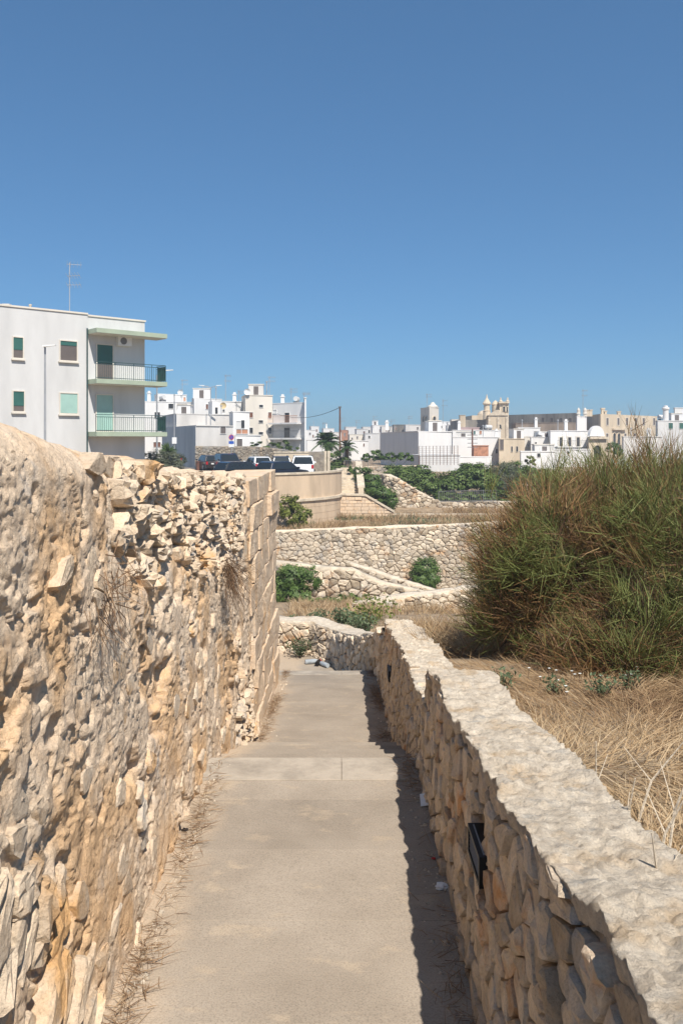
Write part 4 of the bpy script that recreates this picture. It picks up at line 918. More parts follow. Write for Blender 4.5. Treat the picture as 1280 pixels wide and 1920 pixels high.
a, b = ray_on(fp, 1146, 806), ray_on(fp, 1170, 806); m = MB(); m.slab(rel(pz, a), rel(pz, Vector((b.x, b.y, a.z))), rel(pz, Vector((b.x, b.y, a.z+0.3))), rel(pz, a+Vector((0, 0, 0.3))), face_n(fp), 0.5).build('cornice', M['coping'], pz)
for px, yt in ((1129, 765), (1133, 770), (1106, 768), (1159, 771), (1100, 768)):
    t = thing('chimney', 'small stone chimney on the golden palazzo roof', 'chimney', P(px, 778, 166), 0, 'palazzo chimneys'); h = (778-yt)/F*166; MB().box(-.3, .3, -.3, .3, -0.3, h*0.8).box(-.38, .38, -.38, .38, h*0.8, h).build('stack', M['town_stone'], t)
wt, fw_, _ = house('chimney_tower', 'white turret with stone cap beside the golden palazzo', (1079, 152), (1081, 150), (1099, 151), 780, -4, 'white', cat='turret')
for px in (1084, 1096): MB().lathe([(0.3, 0), (0.3, 0.4), (0.42, 0.5), (0.3, 0.7), (0.3, 1.2), (0.1, 1.5), (0, 1.6)], rel(wt, P(px, 781, 151)), 10).build('finial', M['cream'], wt)
wp, fwp, _ = house('palazzo', 'white palazzo with three tall dark balcony windows', (1026, 128), (1031, 120), (1104, 121), 807, BASE, 'white', cat='building', wins=[('f', x_, x_+5.5, 820, 837, dict(dk, frame='cream', fw=0.15)) for x_ in (1048, 1064, 1080)])
a, b = ray_on(fwp, 1040, 839), ray_on(fwp, 1104, 839); n_ = face_n(fwp)
bl = MB().slab(rel(wp, a), rel(wp, Vector((b.x, b.y, a.z))), rel(wp, Vector((b.x, b.y, a.z+0.15))), rel(wp, a+Vector((0, 0, 0.15))), n_, 0.8).build('balcony', M['white'], wp); m = MB()
for i in range(33):
    c = a.lerp(b, i/32)+n_*0.75; m.bar(rel(wp, (c.x, c.y, a.z+0.15)), rel(wp, (c.x, c.y, a.z+1.0)), 0.016, 4)
m.bar(rel(wp, a+n_*0.75+Vector((0, 0, 1.0))), rel(wp, Vector((b.x, b.y, a.z+1.0))+n_*0.75), 0.025, 4).build('railing', M['iron'], bl)
house('house', 'lower white annex under the white palazzo balcony', (1034, 118), (1036, 114), (1106, 115), 842, BASE, 'white', wins=[('f', 1098, 1103, 843, 856, dict(dk, pane='grey_render')), ('f', 1062, 1066, 846, 852, dk)])
ag, fa, _ = house('arched_gatehouse', 'stone gatehouse with a big arch and curved gable', (1101, 122), (1103, 117), (1136, 118), 819, BASE, 'town_stone', cat='gatehouse')
arch_open(ag, fa, 1118, 14, 835, 862); a, b = ray_on(fa, 1102, 823), ray_on(fa, 1137, 823)
MB().slab(rel(ag, a), rel(ag, Vector((b.x, b.y, a.z))), rel(ag, Vector((b.x, b.y, a.z+0.3))), rel(ag, a+Vector((0, 0, 0.3))), face_n(fa), 0.4).build('cornice', M['coping'], ag)
cg = ray_on(fa, 1119, 818); m = MB(); pts = [(-1.25, 0), (1.25, 0)]+[(1.2*math.cos(q), 1.45*math.sin(q)) for q in np.linspace(0.1, math.pi-0.1, 11)]; n_ = face_n(fa); t_ = Vector((-n_.y, n_.x, 0))
vs = [rel(ag, cg+t_*u+Vector((0, 0, v))) for u, v in pts]; k = len(vs); m.add(vs+[v-n_*0.6 for v in vs], [tuple(range(k)), tuple(range(2*k-1, k-1, -1))]+[(i, i+k, (i+1) % k+k, (i+1) % k) for i in range(k)]).build('gable', M['white'], ag)
house('house', 'white house with small square windows left of the white palazzo', (993, 128), (995, 124), (1031, 125), 819, BASE, 'white', wins=[('f', 1002, 1005, 829, 833, dk), ('f', 1014, 1018, 836, 844, dict(dk, pane='taupe'))])
house('house', 'upper white roof room with a shaded opening behind the small windowed house', (968, 140), (971, 136), (1012, 137), 801, BASE, 'white', wins=[('f', 1000, 1010, 811, 818, dk)])
house('house', 'narrow cream house behind the low white garden house', (980, 132), (982, 128), (1000, 129), 818, BASE, 'cream', wins=[('f', 989, 991, 833, 837, dk)])
lg, flg, _ = house('house', 'low white garden house with an air conditioner', (974, 108), (976, 105), (1040, 106), 846, BASE, 'white', wins=[('f', 1006, 1012, 850, 857, dk)])
house('house', 'white flat block at the edge of town with green shutters', (1228, 132), (1232, 128), (1310, 130), 788, BASE, 'grey_render', wins=[('f', 1252, 1260, 793, 804, dict(dk, shutter='shutter_d')), ('f', 1272, 1282, 793, 804, dict(dk, shutter='shutter_d'))])
house('rooftop_room', 'grey rooftop room on the flat block', (1262, 134), (1264, 132), (1300, 133), 764, -2, 'grey_render', cat='house')
t = thing('chimney', 'white round chimney on the flat block', 'chimney', P(1247, 788, 129)); MB().lathe([(0.42, -0.2), (0.42, 1.6), (0.55, 1.65), (0.55, 1.9), (0.3, 2.0), (0.3, 2.2), (0, 2.25)]).build('flue', M['white'], t)
house('house', 'grey white wall of a house behind the tall broom', (1165, 116), (1168, 112), (1240, 114), 818, BASE, 'dirty_white')
house('house', 'plain white shed half hidden by the broom tops', (1142, 92), (1144, 90), (1190, 91), 862, BASE, 'white', cat='shed')

# roof clutter of the town: chimneys, water tanks, stair heads
rr = random.Random(5)
for i, (px, py, d) in enumerate([(280, 752, 119), (305, 752, 120), (378, 746, 117), (405, 751, 108), (440, 751, 109), (452, 771, 98.5), (480, 740, 107.5), (500, 740, 107.5), (530, 756, 106), (556, 756, 105.5), (345, 775, 102), (415, 775, 103), (725, 803, 124), (745, 805, 118), (815, 808, 107), (838, 808, 109), (860, 806, 141.5), (915, 806, 142.5), (868, 819, 121.5), (905, 819, 122), (930, 819, 122.5), (945, 822, 119.5), (972, 822, 120), (978, 801, 137), (1004, 801, 138), (1010, 819, 126), (1024, 819, 126), (1045, 807, 122), (1060, 807, 122), (985, 846, 106.5), (1020, 846, 107), (1182, 818, 113.5), (1215, 818, 114.5), (1240, 788, 130), (1268, 788, 131), (588, 800, 262), (612, 803, 243), (657, 800, 262), (703, 797, 243), (722, 799, 223)]):
    k = i % 4; b = P(px, py, d+0.8)
    if k == 1 and i % 8 == 5: continue
    if k == 0:
        t = thing('chimney', 'short white masonry chimney on a flat town roof', 'chimney', b, 0, 'chimneys on the town roofs'); h = rr.uniform(.7, 1.3); MB().box(-.22, .22, -.2, .2, -.3, h).box(-.3, .3, -.28, .28, h, h+.1).box(-.16, .16, -.14, .14, h+.1, h+.35).build('stack', M['white'], t)
    elif k == 1:
        t = thing('water_tank', 'pale water tank lying on a flat town roof', 'tank', b, rr.uniform(0, 3), 'water tanks on the town roofs'); m = MB().bar((-.6, 0, .55), (.6, 0, .5), .30, 12); m.build('drum', M['grey_render'], t); MB().box(-.45, -.3, -.35, .35, -.3, .2).box(.3, .45, -.35, .35, -.3, .2).build('stand', M['iron'], t)
    elif k == 2:
        w_, h = rr.uniform(1.2, 2.6), rr.uniform(.6, 1.3); t = thing('stair_head', 'low white stair head box on a flat town roof', 'roof box', b, rr.uniform(-.2, .2), 'stair heads on the town roofs'); MB().box(-w_/2, w_/2, 0, 2, -.3, h).build('wall', M['white' if i % 3 else 'dirty_white'], t); MB().box(-w_/2-.08, w_/2+.08, -.08, 2.08, h+.002, h+.1).build('roof_edge', M['cream'], t); MB().box(-.3, .3, -.02, .01, -.2, h-.2).build('door', M['taupe'], t)
    else:
        t = thing('vent_pipe', 'thin vent pipe on a flat town roof', 'pipe', b, 0, 'vent pipes on the town roofs'); h = rr.uniform(.8, 1.6); MB().lathe([(.06, -.3), (.06, h), (.12, h+.02), (.12, h+.16), (.02, h+.22)], n=8).build('pipe', M['galv'], t)
# pole with crossarms on the brick hut, utility pole with wire
up = thing('utility_pole', 'rusty brown utility pole with a sagging wire to the houses', 'pole', P(637, 880, 88)); hp = P(637, 762, 88)-up.location
MB().bar((0, 0, -1.5), hp, 0.11, 8, 0.08).build('pole', M['rust'], up); MB().box(-.15, .15, -.12, .12, hp.z-0.15, hp.z).build('bracket', M['iron'], up)
e_ = rel(up, P(520, 776, 106)); m = MB(); pv = None
for i in range(25):
    s = i/24; p = (hp-Vector((0, 0, .1))).lerp(e_, s); p.z -= 4*s*(1-s)*0.75
    if pv is not None: m.bar(pv, p, 0.028, 4)
    pv = p
m.build('wire', M['black'], up)
up = thing('utility_pole', 'dark pole with four crossarms by the brick hut', 'pole', P(885, 858, 110)); hp = P(885, 804, 110)-up.location
MB().bar((0, 0, -1), hp, 0.12, 8, 0.09).build('pole', M['rust'], up)
for k in range(4): MB().box(-0.65, 0.65, -0.05, 0.05, hp.z*(0.35+0.14*k), hp.z*(0.35+0.14*k)+0.08).build('crossarm', M['iron'], up)
# mesh fence in front of the big white house
mf = thing('mesh_fence', 'tall wire mesh fence with thin posts by the white house', 'fence', P(822, 870, 92)); m = MB()
for i in range(12):
    px = 785+i*6.6; p = rel(mf, P(px, 872, 92-0.2*i)); MB().bar(p, p+Vector((0, 0, 2.05)), 0.028, 5).build('post', M['rust'], mf)
for k in range(9):
    a = rel(mf, P(785, 871, 92)); b = rel(mf, P(858, 871, 89.8)); z_ = Vector((0, 0, 0.22*k+0.2)); m.bar(a+z_, b+z_, 0.009, 3)
m.build('wire_mesh', M['iron'], mf)
def railing(name, label, pts, h, sp, cat='railing'):
    t = thing(name, label, cat, pts[0]); bars = MB(); rails = MB()
    for a, b in zip(pts[:-1], pts[1:]):
        a, b = rel(t, a), rel(t, b); n = max(2, int((b-a).length/sp))
        for i in range(n+1): c = a.lerp(b, i/n); bars.bar(c, c+Vector((0, 0, h)), 0.03 if i % 12 == 0 else 0.016, 4)
        for z_ in (0.12, h): rails.bar(a+Vector((0, 0, z_)), b+Vector((0, 0, z_)), 0.025, 4)
    tag(bars.build('bars', M['iron'], t), kind='stuff'); rails.build('rail', M['iron'], t); return t
railing('iron_railing', 'grey iron railing on the garden wall before the fig trees', [P(822, 943, 62), P(930, 941, 61.4)], 0.85, 0.13)
railing('iron_railing', 'brown iron railing above the ivy and the stone stair', [P(645, 884, 73), P(690, 884, 72), P(742, 884, 71)], 0.95, 0.14)
rubble_wall('street_wall', 'pale low wall below the clipped hedge', [(X(640, 78), 78, E(-4.5), E(-2.6)), (X(700, 78), 78, E(-4.5), E(-2.4)), (X(780, 77), 77, E(-4.5), E(-2.3))], 0.5, 0.35, 0.4, M['dstone'], 61, 0.06, limit=0, capamp=0.03, capres=0.4)
# lamps and signs
def lamp(px, ytop, d, label, arms, base_e=CP, group=None):
    t = thing('street_lamp', label, 'street lamp', (X(px, d), d, E(base_e))); h = Z(ytop, d)-E(base_e); MB().bar((0, 0, -0.3), (0, 0, h), 0.075, 8, 0.05).build('pole', M['galv'], t)
    for dx, dz in arms:
        e2_ = Vector((dx, -0.2, h+dz)); ar = MB().bar((0, 0, h-0.05), e2_, 0.035, 6).build('arm', M['galv'], t)
        s = 1 if dx >= 0 else -1; MB().add([(e2_.x-.05*s, e2_.y-.12, e2_.z-.03), (e2_.x+.6*s, e2_.y-.09, e2_.z+.04), (e2_.x+.6*s, e2_.y+.09, e2_.z+.04), (e2_.x-.05*s, e2_.y+.12, e2_.z-.03), (e2_.x-.05*s, e2_.y-.12, e2_.z+.06), (e2_.x+.6*s, e2_.y-.09, e2_.z+.09), (e2_.x+.6*s, e2_.y+.09, e2_.z+.09), (e2_.x-.05*s, e2_.y+.12, e2_.z+.06)],
            [(0, 3, 2, 1), (4, 5, 6, 7), (0, 1, 5, 4), (1, 2, 6, 5), (2, 3, 7, 6), (3, 0, 4, 7)]).build('lamp_head', M['plastic_w'], ar)
    return t
lamp(85, 651, 44.5, 'slim grey street lamp standing before the apartment block facade', [(0.02, 0.02)])
lamp(294.5, 703, 62, 'street lamp with one arm reaching out past the balconies', [(0.62, 0.28)])
lamp(395, 726, 100, 'tall double armed street lamp behind the car park', [(-0.75, 0.15), (0.75, 0.15)])
t = thing('sign_post', 'plain grey post with a small white sign by the yucca', 'sign', (X(327, 68), 68, E(CP))); h = Z(739, 68)-E(CP); MB().bar((0, 0, -0.2), (0, 0, h), 0.05, 6).build('pole', M['galv'], t); MB().box(-0.16, 0.2, -0.09, -0.06, Z(832, 68)-E(CP), Z(820, 68)-E(CP)).build('sign_plate', M['plastic_w'], t)
t = thing('road_sign', 'no parking road sign with white plates under it', 'sign', (X(434, 80), 80, E(CP))); z0 = Z(820, 80)-E(CP); MB().bar((0, 0, -0.2), (0, 0, z0+0.35), 0.04, 6).build('pole', M['galv'], t)
m1 = flat_mat('sign_blue', (0.03, 0.10, 0.42), 0.4, 0.03, 3); m2 = flat_mat('sign_red', (0.5, 0.02, 0.02), 0.4, 0.03, 3)
s_ = MB().bar((0, -0.05, z0), (0, -0.07, z0), 0.25, 20).build('sign_disc', m2, t); MB().bar((0, -0.071, z0), (0, -0.075, z0), 0.19, 20).build('disc_field', m1, s_)
MB().add([(-.15, -.078, z0+.11), (-.11, -.078, z0+.15), (.15, -.078, z0-.11), (.11, -.078, z0-.15)], [(0, 3, 2, 1)]).build('disc_bar', m2, s_)
for k in (0, 1): MB().box(-0.24, 0.24, -0.07, -0.05, z0-0.62-0.3*k, z0-0.36-0.3*k).build('sign_plate', M['plastic_w'] if k else m1, t)

# ================================================================== CARS
def car(label, px, d, rot, paint, kind='hatch', e=CP):
    "local: length along +Y (front at +Y), origin on the ground"
    L, W, H = dict(hatch=(3.95, 1.72, 1.46), suv=(4.45, 1.85, 1.68), estate=(4.4, 1.76, 1.46))[kind]
    t = thing('parked_car', label, 'car', (X(px, d), d, E(e)), rot, 'cars in the car park'); h2 = L/2
    hood = 0.62*H; belt = 0.62*H
    rk = 0.16 if kind == 'hatch' else 0.10
    low = [(-h2, .30), (-h2-0.03, .55), (-h2+.03, belt-.02), (-h2+.12, belt), (h2-1.28, belt), (h2-1.15, hood), (h2-.35, hood-.10), (h2-.05, hood-.28), (h2, .50), (h2-.03, .28), (h2-.3, .2), (-h2+.3, .2)]
    cabin = [(-h2+.10, belt), (-h2+rk+.22, H-.07), (-h2+rk+.5, H), (h2-2.05, H), (h2-1.75, H-.07), (h2-1.12, belt)]
    def ex(pl, wfun):
        n = len(pl); vs = []
        for s in (-1, 1):
            for y, z in pl: vs.append((s*wfun(y, z), y, z))
        return vs, [tuple(range(n)), tuple(range(2*n-1, n-1, -1))]+[(i, i+n, (i+1) % n+n, (i+1) % n) for i in range(n)]
    def wl(y, z): return W/2-(0.10 if abs(y) > h2-.15 else 0)-(0.05 if z < .35 else 0)-0.02*(z > belt-.05)
    def wc(y, z): return W/2-.05-(z-belt)*0.28
    m = MB(); m.add(*ex(low, wl)); body = m.build('body', M[paint], t)
    for p in body.data.polygons: p.use_smooth = False
    bv = body.modifiers.new('bevel', 'BEVEL'); bv.width = 0.06; bv.segments = 3; bv.limit_method = 'ANGLE'; bv.angle_limit = math.radians(25)
    m = MB(); m.add(*ex(cabin, wc)); cb_ = m.build('cabin', M[paint], t); bv = cb_.modifiers.new('bevel', 'BEVEL'); bv.width = 0.05; bv.segments = 3; bv.limit_method = 'ANGLE'; bv.angle_limit = math.radians(25)
    zb, zt = belt+.04, H-.10
    def yr(z): return -h2+.10+(rk+.12)*(z-belt)/(H-.07-belt)
    def yf(z): return h2-1.12-(.63)*(z-belt)/(H-.07-belt)
    for s in (-1, 1):
        cuts = [(0.10, 0.42), (0.45, 0.93)] if kind == 'hatch' else [(0.05, 0.27), (0.30, 0.60), (0.63, 0.94)]
        for a, b in cuts:
            q = []
            for fr_, z in ((a, zb), (b, zb), (b, zt), (a, zt)): y = yr(z)+(yf(z)-yr(z))*fr_; q.append((s*(wc(y, z)+.004), y, z))
            if s < 0: q = q[::-1]
            MB().slab(*q, (s, 0, 0.25), 0.006).build('side_window', M['glass'], t)
        for y in (-h2+.78, h2-.80):
            wh = MB().lathe([(0.20, -.09), (0.31, -.09), (0.33, -.06), (0.33, .06), (0.31, .09), (0.20, .09)], n=18)
            wh.v = [(v[2]+s*(W/2-.08), v[0]+y, v[1]+.33) for v in wh.v]; wo = wh.build('wheel', M['tyre'], t)
            MB().bar((s*(W/2-.03), y, .33), (s*(W/2+.018), y, .33), 0.205, 14).build('rim', M['rim'], wo)
        MB().box(*sorted((s*(W/2-.30), s*(W/2-.13))), -h2-.035, -h2+.09, belt-.30, belt-.03).build('tail_lamp', M['tail'], t)
        MB().box(*sorted((s*(W/2-.42), s*(W/2-.14))), h2-.22, h2-.03, hood-.32, hood-.20).build('headlight', M['lamp'], t)
        MB().box(*sorted((s*(W/2-.01), s*(W/2+.17))), h2-1.45, h2-1.33, belt+.03, belt+.17).build('mirror', M[paint], t)
        if kind != 'hatch': MB().box(*sorted((s*(W/2-.24), s*(W/2-.20))), -h2+.7, h2-2.1, H-.002, H+.045).build('roof_rail', M['black'], t)
    for fy, nm, sg in ((yr, 'rear_window', -1), (yf, 'windscreen', 1)):
        q = []
        for xs_, z in ((-1, zb), (1, zb), (1, zt+.02), (-1, zt+.02)): q.append((xs_*(wc(0, z)-.10), fy(z)+sg*0.012, z))
        if sg > 0: q = q[::-1]
        MB().slab(*q, (0, sg, 0.25), 0.008).build(nm, M['glass'], t)
    MB().box(-.26, .26, -h2-.05, -h2-.02, .62, .74).build('number_plate', M['plate'], t)
    MB().box(-W/2+.14, W/2-.14, -h2-.045, -h2+.1, .28, .46).build('bumper', M['black'] if kind == 'suv' else M[paint], t)
    return t
R_ = math.radians
car('small dark hatchback parked far back by the grey house wall', 355, 97, R_(4), 'p_black', 'hatch')
car('dark brown estate car parked beside the dark off-road car', 391, 82, R_(22), 'p_brown', 'estate')
car('dark off-road car with roof rails, its front towards the path', 427, 77, R_(180+20), 'p_navy', 'suv')
car('white hatchback with black glass between dark cars', 481, 75, R_(24), 'p_white', 'hatch')
car('dark car half hidden between the two white cars', 524, 77, R_(10), 'p_navy', 'estate')
car('white off-road car with its tail to the bastion wall', 567, 67, R_(4), 'p_white', 'suv')
car('black hatchback parked against the parapet, side windows showing', 456, 57.5, R_(-50), 'p_black', 'hatch', CP)
car('dark navy hatchback parked next to the black one at the parapet', 530, 58.5, R_(-42), 'p_navy', 'hatch', CP)
t = thing('litter_bin', 'small brown litter bin by the street wall', 'bin', P(372, 884, 82)); MB().lathe([(0.2, 0), (0.24, 0.9), (0.27, 0.9), (0.27, 1.0), (0.18, 1.0), (0.16, 0.3)], n=10).build('drum', M['rust'], t)

# ================================================================== VEGETATION
def cl(px, py, d, rx, ry, rz): p = P(px, py, d); return ((p.x, p.y, p.z), (rx, ry, rz))
# broom thicket: tufts of thin green stems on a domed mass
rng = np.random.default_rng(99)
lobes = [((1.45, 6.9, E(-1.45)), (0.42, 0.5, 0.45)), ((2.0, 5.95, E(-1.62)), (0.7, 0.45, 0.36)), ((3.0, 5.7, E(-1.58)), (0.8, 0.45, 0.4)), ((4.2, 6.1, E(-1.25)), (0.9, 0.7, 0.65)), ((1.75, 6.9, E(-1.05)), (0.75, 0.75, 0.75)), ((2.7, 6.6, E(-0.95)), (0.95, 0.85, 0.85)), ((2.3, 7.8, E(-0.85)), (0.9, 0.9, 0.75)), ((3.5, 7.3, E(-0.72)), (0.95, 0.95, 0.80)), ((1.75, 8.0, E(-1.35)), (0.5, 0.6, 0.7)), ((4.3, 7.0, E(-0.9)), (1.0, 1.0, 0.85)), ((3.2, 6.1, E(-1.35)), (0.9, 0.6, 0.5)), ((2.2, 6.2, E(-1.45)), (0.7, 0.55, 0.45)), ((3.1, 8.6, E(-0.75)), (0.9, 0.9, 0.7)), ((4.6, 8.4, E(-0.5)), (1.1, 1.0, 0.8))]
bro = thing('broom_thicket', 'huge dense broom thicket with green and rusty brown stems', 'shrub', (2.9, 7.3, E(-1.8)))
parts = []; cen = np.array([2.9, 7.5, E(-2.2)])
for (c, r_) in lobes:
    c = np.array(c); r_ = np.array(r_); nt_ = int(max(150, 330*r_[0]*r_[2]))
    for k in range(nt_):
        d = unit(rng.normal(size=(1, 3)))[0]; d[2] = abs(d[2])*1.0-0.55*(rng.random() < 0.6); d[1] -= 0.35*rng.random(); d = d/np.linalg.norm(d)
        b = c+d*r_*rng.uniform(0.45, 0.90)
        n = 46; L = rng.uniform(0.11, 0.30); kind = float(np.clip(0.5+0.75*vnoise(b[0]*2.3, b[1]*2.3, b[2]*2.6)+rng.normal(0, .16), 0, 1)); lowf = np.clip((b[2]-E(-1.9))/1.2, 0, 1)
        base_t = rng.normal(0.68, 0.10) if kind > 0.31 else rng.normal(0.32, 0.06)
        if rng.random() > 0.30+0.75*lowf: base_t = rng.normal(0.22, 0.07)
        ax = d*0.8+np.array([0, 0, 0.45])+rng.normal(0, 0.38, 3)
        dirs = ax+rng.normal(0, 0.42, (n, 3)); bb = b+rng.normal(0, 0.055, (n, 3))
        parts.append(blades(bb, dirs, L*rng.uniform(0.55, 1.15, n), rng.uniform(0.0032, 0.006, n), np.clip(base_t+rng.normal(0, 0.09, n), 0, 1), 0.35, rng, 0.15))
    # dead inner twigs
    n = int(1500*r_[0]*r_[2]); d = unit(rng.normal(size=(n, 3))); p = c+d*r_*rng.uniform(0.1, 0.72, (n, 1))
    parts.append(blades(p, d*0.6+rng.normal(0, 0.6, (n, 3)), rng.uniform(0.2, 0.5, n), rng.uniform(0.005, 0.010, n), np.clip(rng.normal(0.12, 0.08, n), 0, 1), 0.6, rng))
# airy tops that break the outline
for px, py, d, n in ((1235, 815, 7.6, 9), (1190, 850, 7.4, 7), (1090, 868, 7.0, 8), (1265, 830, 7.0, 8), (1045, 872, 7.2, 5), (980, 895, 7.0, 4), (920, 955, 7.0, 4), (1140, 872, 7.4, 5)):
    for k in range(n):
        b = np.array(P(px, py, d))+rng.normal(0, 0.15, 3)-np.array([0, 0, 0.28]); m_ = 30
        parts.append(blades(b+rng.normal(0, 0.03, (m_, 3)), np.array([rng.normal(0, .3), 0, 1.0])+rng.normal(0, 0.28, (m_, 3)), rng.uniform(0.14, 0.36, m_), rng.uniform(0.0032, 0.006, m_), np.clip(rng.normal(0.62 if rng.random() < 0.7 else 0.33, 0.1, m_), 0, 1), 0.3, rng))
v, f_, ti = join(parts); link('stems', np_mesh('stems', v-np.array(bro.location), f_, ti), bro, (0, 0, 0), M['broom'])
for k in range(26):
    m = MB(); a = Vector((rng.uniform(1.7, 4.3), rng.uniform(6.4, 8.0), 0)); a.z = EYE+float(terrain_e(np.array(a.x), np.array(a.y)))-0.05; e2_ = a+Vector((rng.normal(0, .35), rng.normal(-.1, .3), rng.uniform(.5, 1.1))); mid = a.lerp(e2_, .5)+Vector(rng.normal(0, .08, 3)); m.bar(rel(bro, a), rel(bro, mid), 0.022, 5, 0.015); m.bar(rel(bro, mid), rel(bro, e2_), 0.015, 5, 0.005); m.build('woody_branch', M['bark'], bro)
# dry grass field
def gz(x, y): return EYE+terrain_e(x, y)
def grass(name, xr, yr_, n, lmin, lmax, mat, tmu, flat, seed, wid=(0.003, 0.006), dens=None, label=None, ref=None):
    r = np.random.default_rng(seed); x = r.uniform(*xr, n); y = r.uniform(*yr_, n)
    if dens is not None: k = r.random(n) < dens(x, y); x, y = x[k], y[k]
    n = len(x); z = gz(x, y)-0.01; ang = 6.28*vnoise(x*0.8, y*0.8, seed)+r.normal(0, 0.9, n)
    fl = np.clip(flat+0.5*vnoise(x*1.3, y*1.3, seed+3), 0.1, 1.6)
    d = np.stack([np.cos(ang)*fl, np.sin(ang)*fl, np.ones(n)*r.uniform(0.25, 1.0, n)], 1)
    v, f_, ti = blades(np.stack([x, y, z], 1), d, r.uniform(lmin, lmax, n), r.uniform(*wid, n), np.clip(tmu+0.25*vnoise(x*1.1, y*1.1, 9)+r.normal(0, .18, n), 0, 1), 0.5, r, 0.5)
    o = link(name, np_mesh(name, v, f_, ti), None, (0, 0, 0), mat); return tag(o, label, 'grass', None, 'stuff')
def d_near(x, y): return np.where(x < 0.66+0.1*vnoise(y*3, 1.0), 0.25, 1.0)*np.where(y > 5.6, 0.5, 1)
grass('dry_grass', (0.64, 4.2), (0.9, 6.4), 64000, 0.06, 0.24, M['straw'], 0.50, 1.1, 3, (0.002, 0.0042), d_near, 'matted straw coloured dry grass beyond the parapet wall')
grass('dry_grass', (0.66, 4.2), (7.0, 13.0), 14000, 0.2, 0.5, M['straw'], 0.5, 0.5, 4, (0.005, 0.009), lambda x, y: np.where(x < 2.4, 1.0, 0.3), 'dry grass on the slope behind the parapet wall')
grass('dry_grass', (-1.5, 8), (13.5, 30), 26000, 0.2, 0.55, M['straw'], 0.55, 0.5, 5, (0.010, 0.018), lambda x, y: np.clip(0.35+vnoise(x*.5, y*.5, 2), 0, 1), 'dry grass on the valley slope')
grass('terrace_grass', (-4, 14), (48.9, 61), 26000, 0.2, 0.65, M['straw'], 0.5, 0.35, 6, (0.02, 0.035), lambda x, y: np.clip(0.45+1.1*vnoise(x*.35, y*.35, 2), 0, 1), 'tall dry grass on the ledge above the terrace wall')
grass('terrace_weeds', (-3, 14), (48.9, 61.5), 12000, 0.2, 0.5, M['weed'], 0.5, 0.4, 8, (0.03, 0.05), lambda x, y: np.clip(0.2+1.2*vnoise(x*.3+9, y*.3, 2), 0, 1), 'grey green weeds on the ledge above the terrace wall')
grass('dry_litter', (0.64, 4.2), (0.9, 6.6), 26000, 0.03, 0.10, M['needles'], 0.45, 1.6, 13, (0.003, 0.007), None, 'brown matted leaf litter under the dry grass')
# tall bent stalks
st_ = MB(); r = random.Random(3)
for px, py, d, h, dx in ((1258, 1560, 1.85, 0.28, -0.05), (1215, 1500, 2.1, 0.35, 0.12), (1170, 1480, 2.2, 0.3, 0.02), (1125, 1420, 2.6, 0.3, -0.02), (1240, 1480, 2.2, 0.4, 0.1), (1180, 1400, 2.6, 0.33, 0.18)):
    x = X(px, d); a = Vector((x, d, EYE+float(terrain_e(np.array(x), np.array(d))))); t = thing('dry_stalk', 'tall bent dead stalk rising from the dry grass', 'plant', a, 0, 'dead stalks in the dry grass')
    mid = Vector((dx*.4, 0.02, h*.5)); e2_ = Vector((dx, -.02, h)); m = MB().bar((0, 0, -.03), mid, 0.0045, 5, 0.0035).bar(mid, e2_, 0.0035, 5, 0.0015).bar(mid, mid+Vector((-dx*.6+.03, .02, h*.3)), 0.0025, 4, 0.001); m.build('stem', M['coping'], t)
# small white flowers and green seedlings along the edge of the thicket
r = np.random.default_rng(8)
for i in range(15):
    px, py = r.uniform(985, 1210), r.uniform(1248, 1305); d = 5.0
    for _ in range(6):
        x = X(px, d); e = float(terrain_e(np.array(x), np.array(d)))+0.06; d = -e*F/(py-825)
    t = thing('wild_flower', 'tiny white wild flower at the foot of the broom', 'flower', (x, d, E(e)-0.07), 0, 'white wild flowers'); m = MB(); m.bar((0, 0, 0), (0.01, 0, .09), 0.002, 4); m.build('stem', M['bark'], t)
    m = MB()
    for k in range(5):
        a = k*1.2566; u = Vector((math.cos(a), math.sin(a), .25)); s = Vector((-math.sin(a), math.cos(a), 0)); c = Vector((.01, 0, .09)); m.quad(c, c+u*.007+s*.004, c+u*.012, c+u*.007-s*.004)
    m.build('petals', M['petal'], t)
def weeds(name, label, spots, n, h, size, mat, seed, cat='weed', group=None, tb=0.0):
    for i, (x, y, e, s) in enumerate(spots):
        r = np.random.default_rng(seed+i); t = thing(name, label, cat, (x, y, E(e)), 0, group); k = int(n*s)
        d = unit(np.stack([r.normal(0, .55, k), r.normal(0, .55, k), np.ones(k)], 1)); u = r.uniform(0.15, 1, (k, 1)); p = d*u*h*s
        v, f_, ti = leaves(p, r.normal(0, .6, (k, 3))+[0, -.2, .7], size*r.uniform(.6, 1.3, k), np.clip(.5+tb+r.normal(0, .2, k), 0, 1), r, 0.5)
        link('leaves', np_mesh('leaves', v, f_, ti), t, (0, 0, 0), mat); m = MB()
        for q in range(7): e2_ = Vector(d[q]*h*s*.9); m.bar((0, 0, -.03), e2_, 0.006*max(1, h), 4, 0.002)
        m.build('stem', M['bark'], t)
weeds('seedling', 'small green seedling at the edge of the broom shade', [(x, y, float(terrain_e(np.array(x), np.array(y))), s) for x, y, s in ((0.95, 5.1, 1), (1.25, 5.0, .8), (1.5, 4.95, .9), (1.75, 5.2, .8))], 170, 0.16, 0.028, M['weed'], 200, group='green seedlings by the broom', tb=-0.1)
weeds('weed_clump', 'grey green weed clump on top of the landing wall', [(-0.75, 13.6, -3.05, 1), (-0.35, 13.9, -3.05, 1.1), (0.0, 13.4, -2.9, 1.0), (0.35, 13.0, -2.95, 1.2), (-1.15, 13.5, -2.95, .7), (0.15, 14.2, -3.2, 1.2)], 420, 0.27, 0.05, M['weed'], 210, group='weeds above the landing wall', tb=0.1)
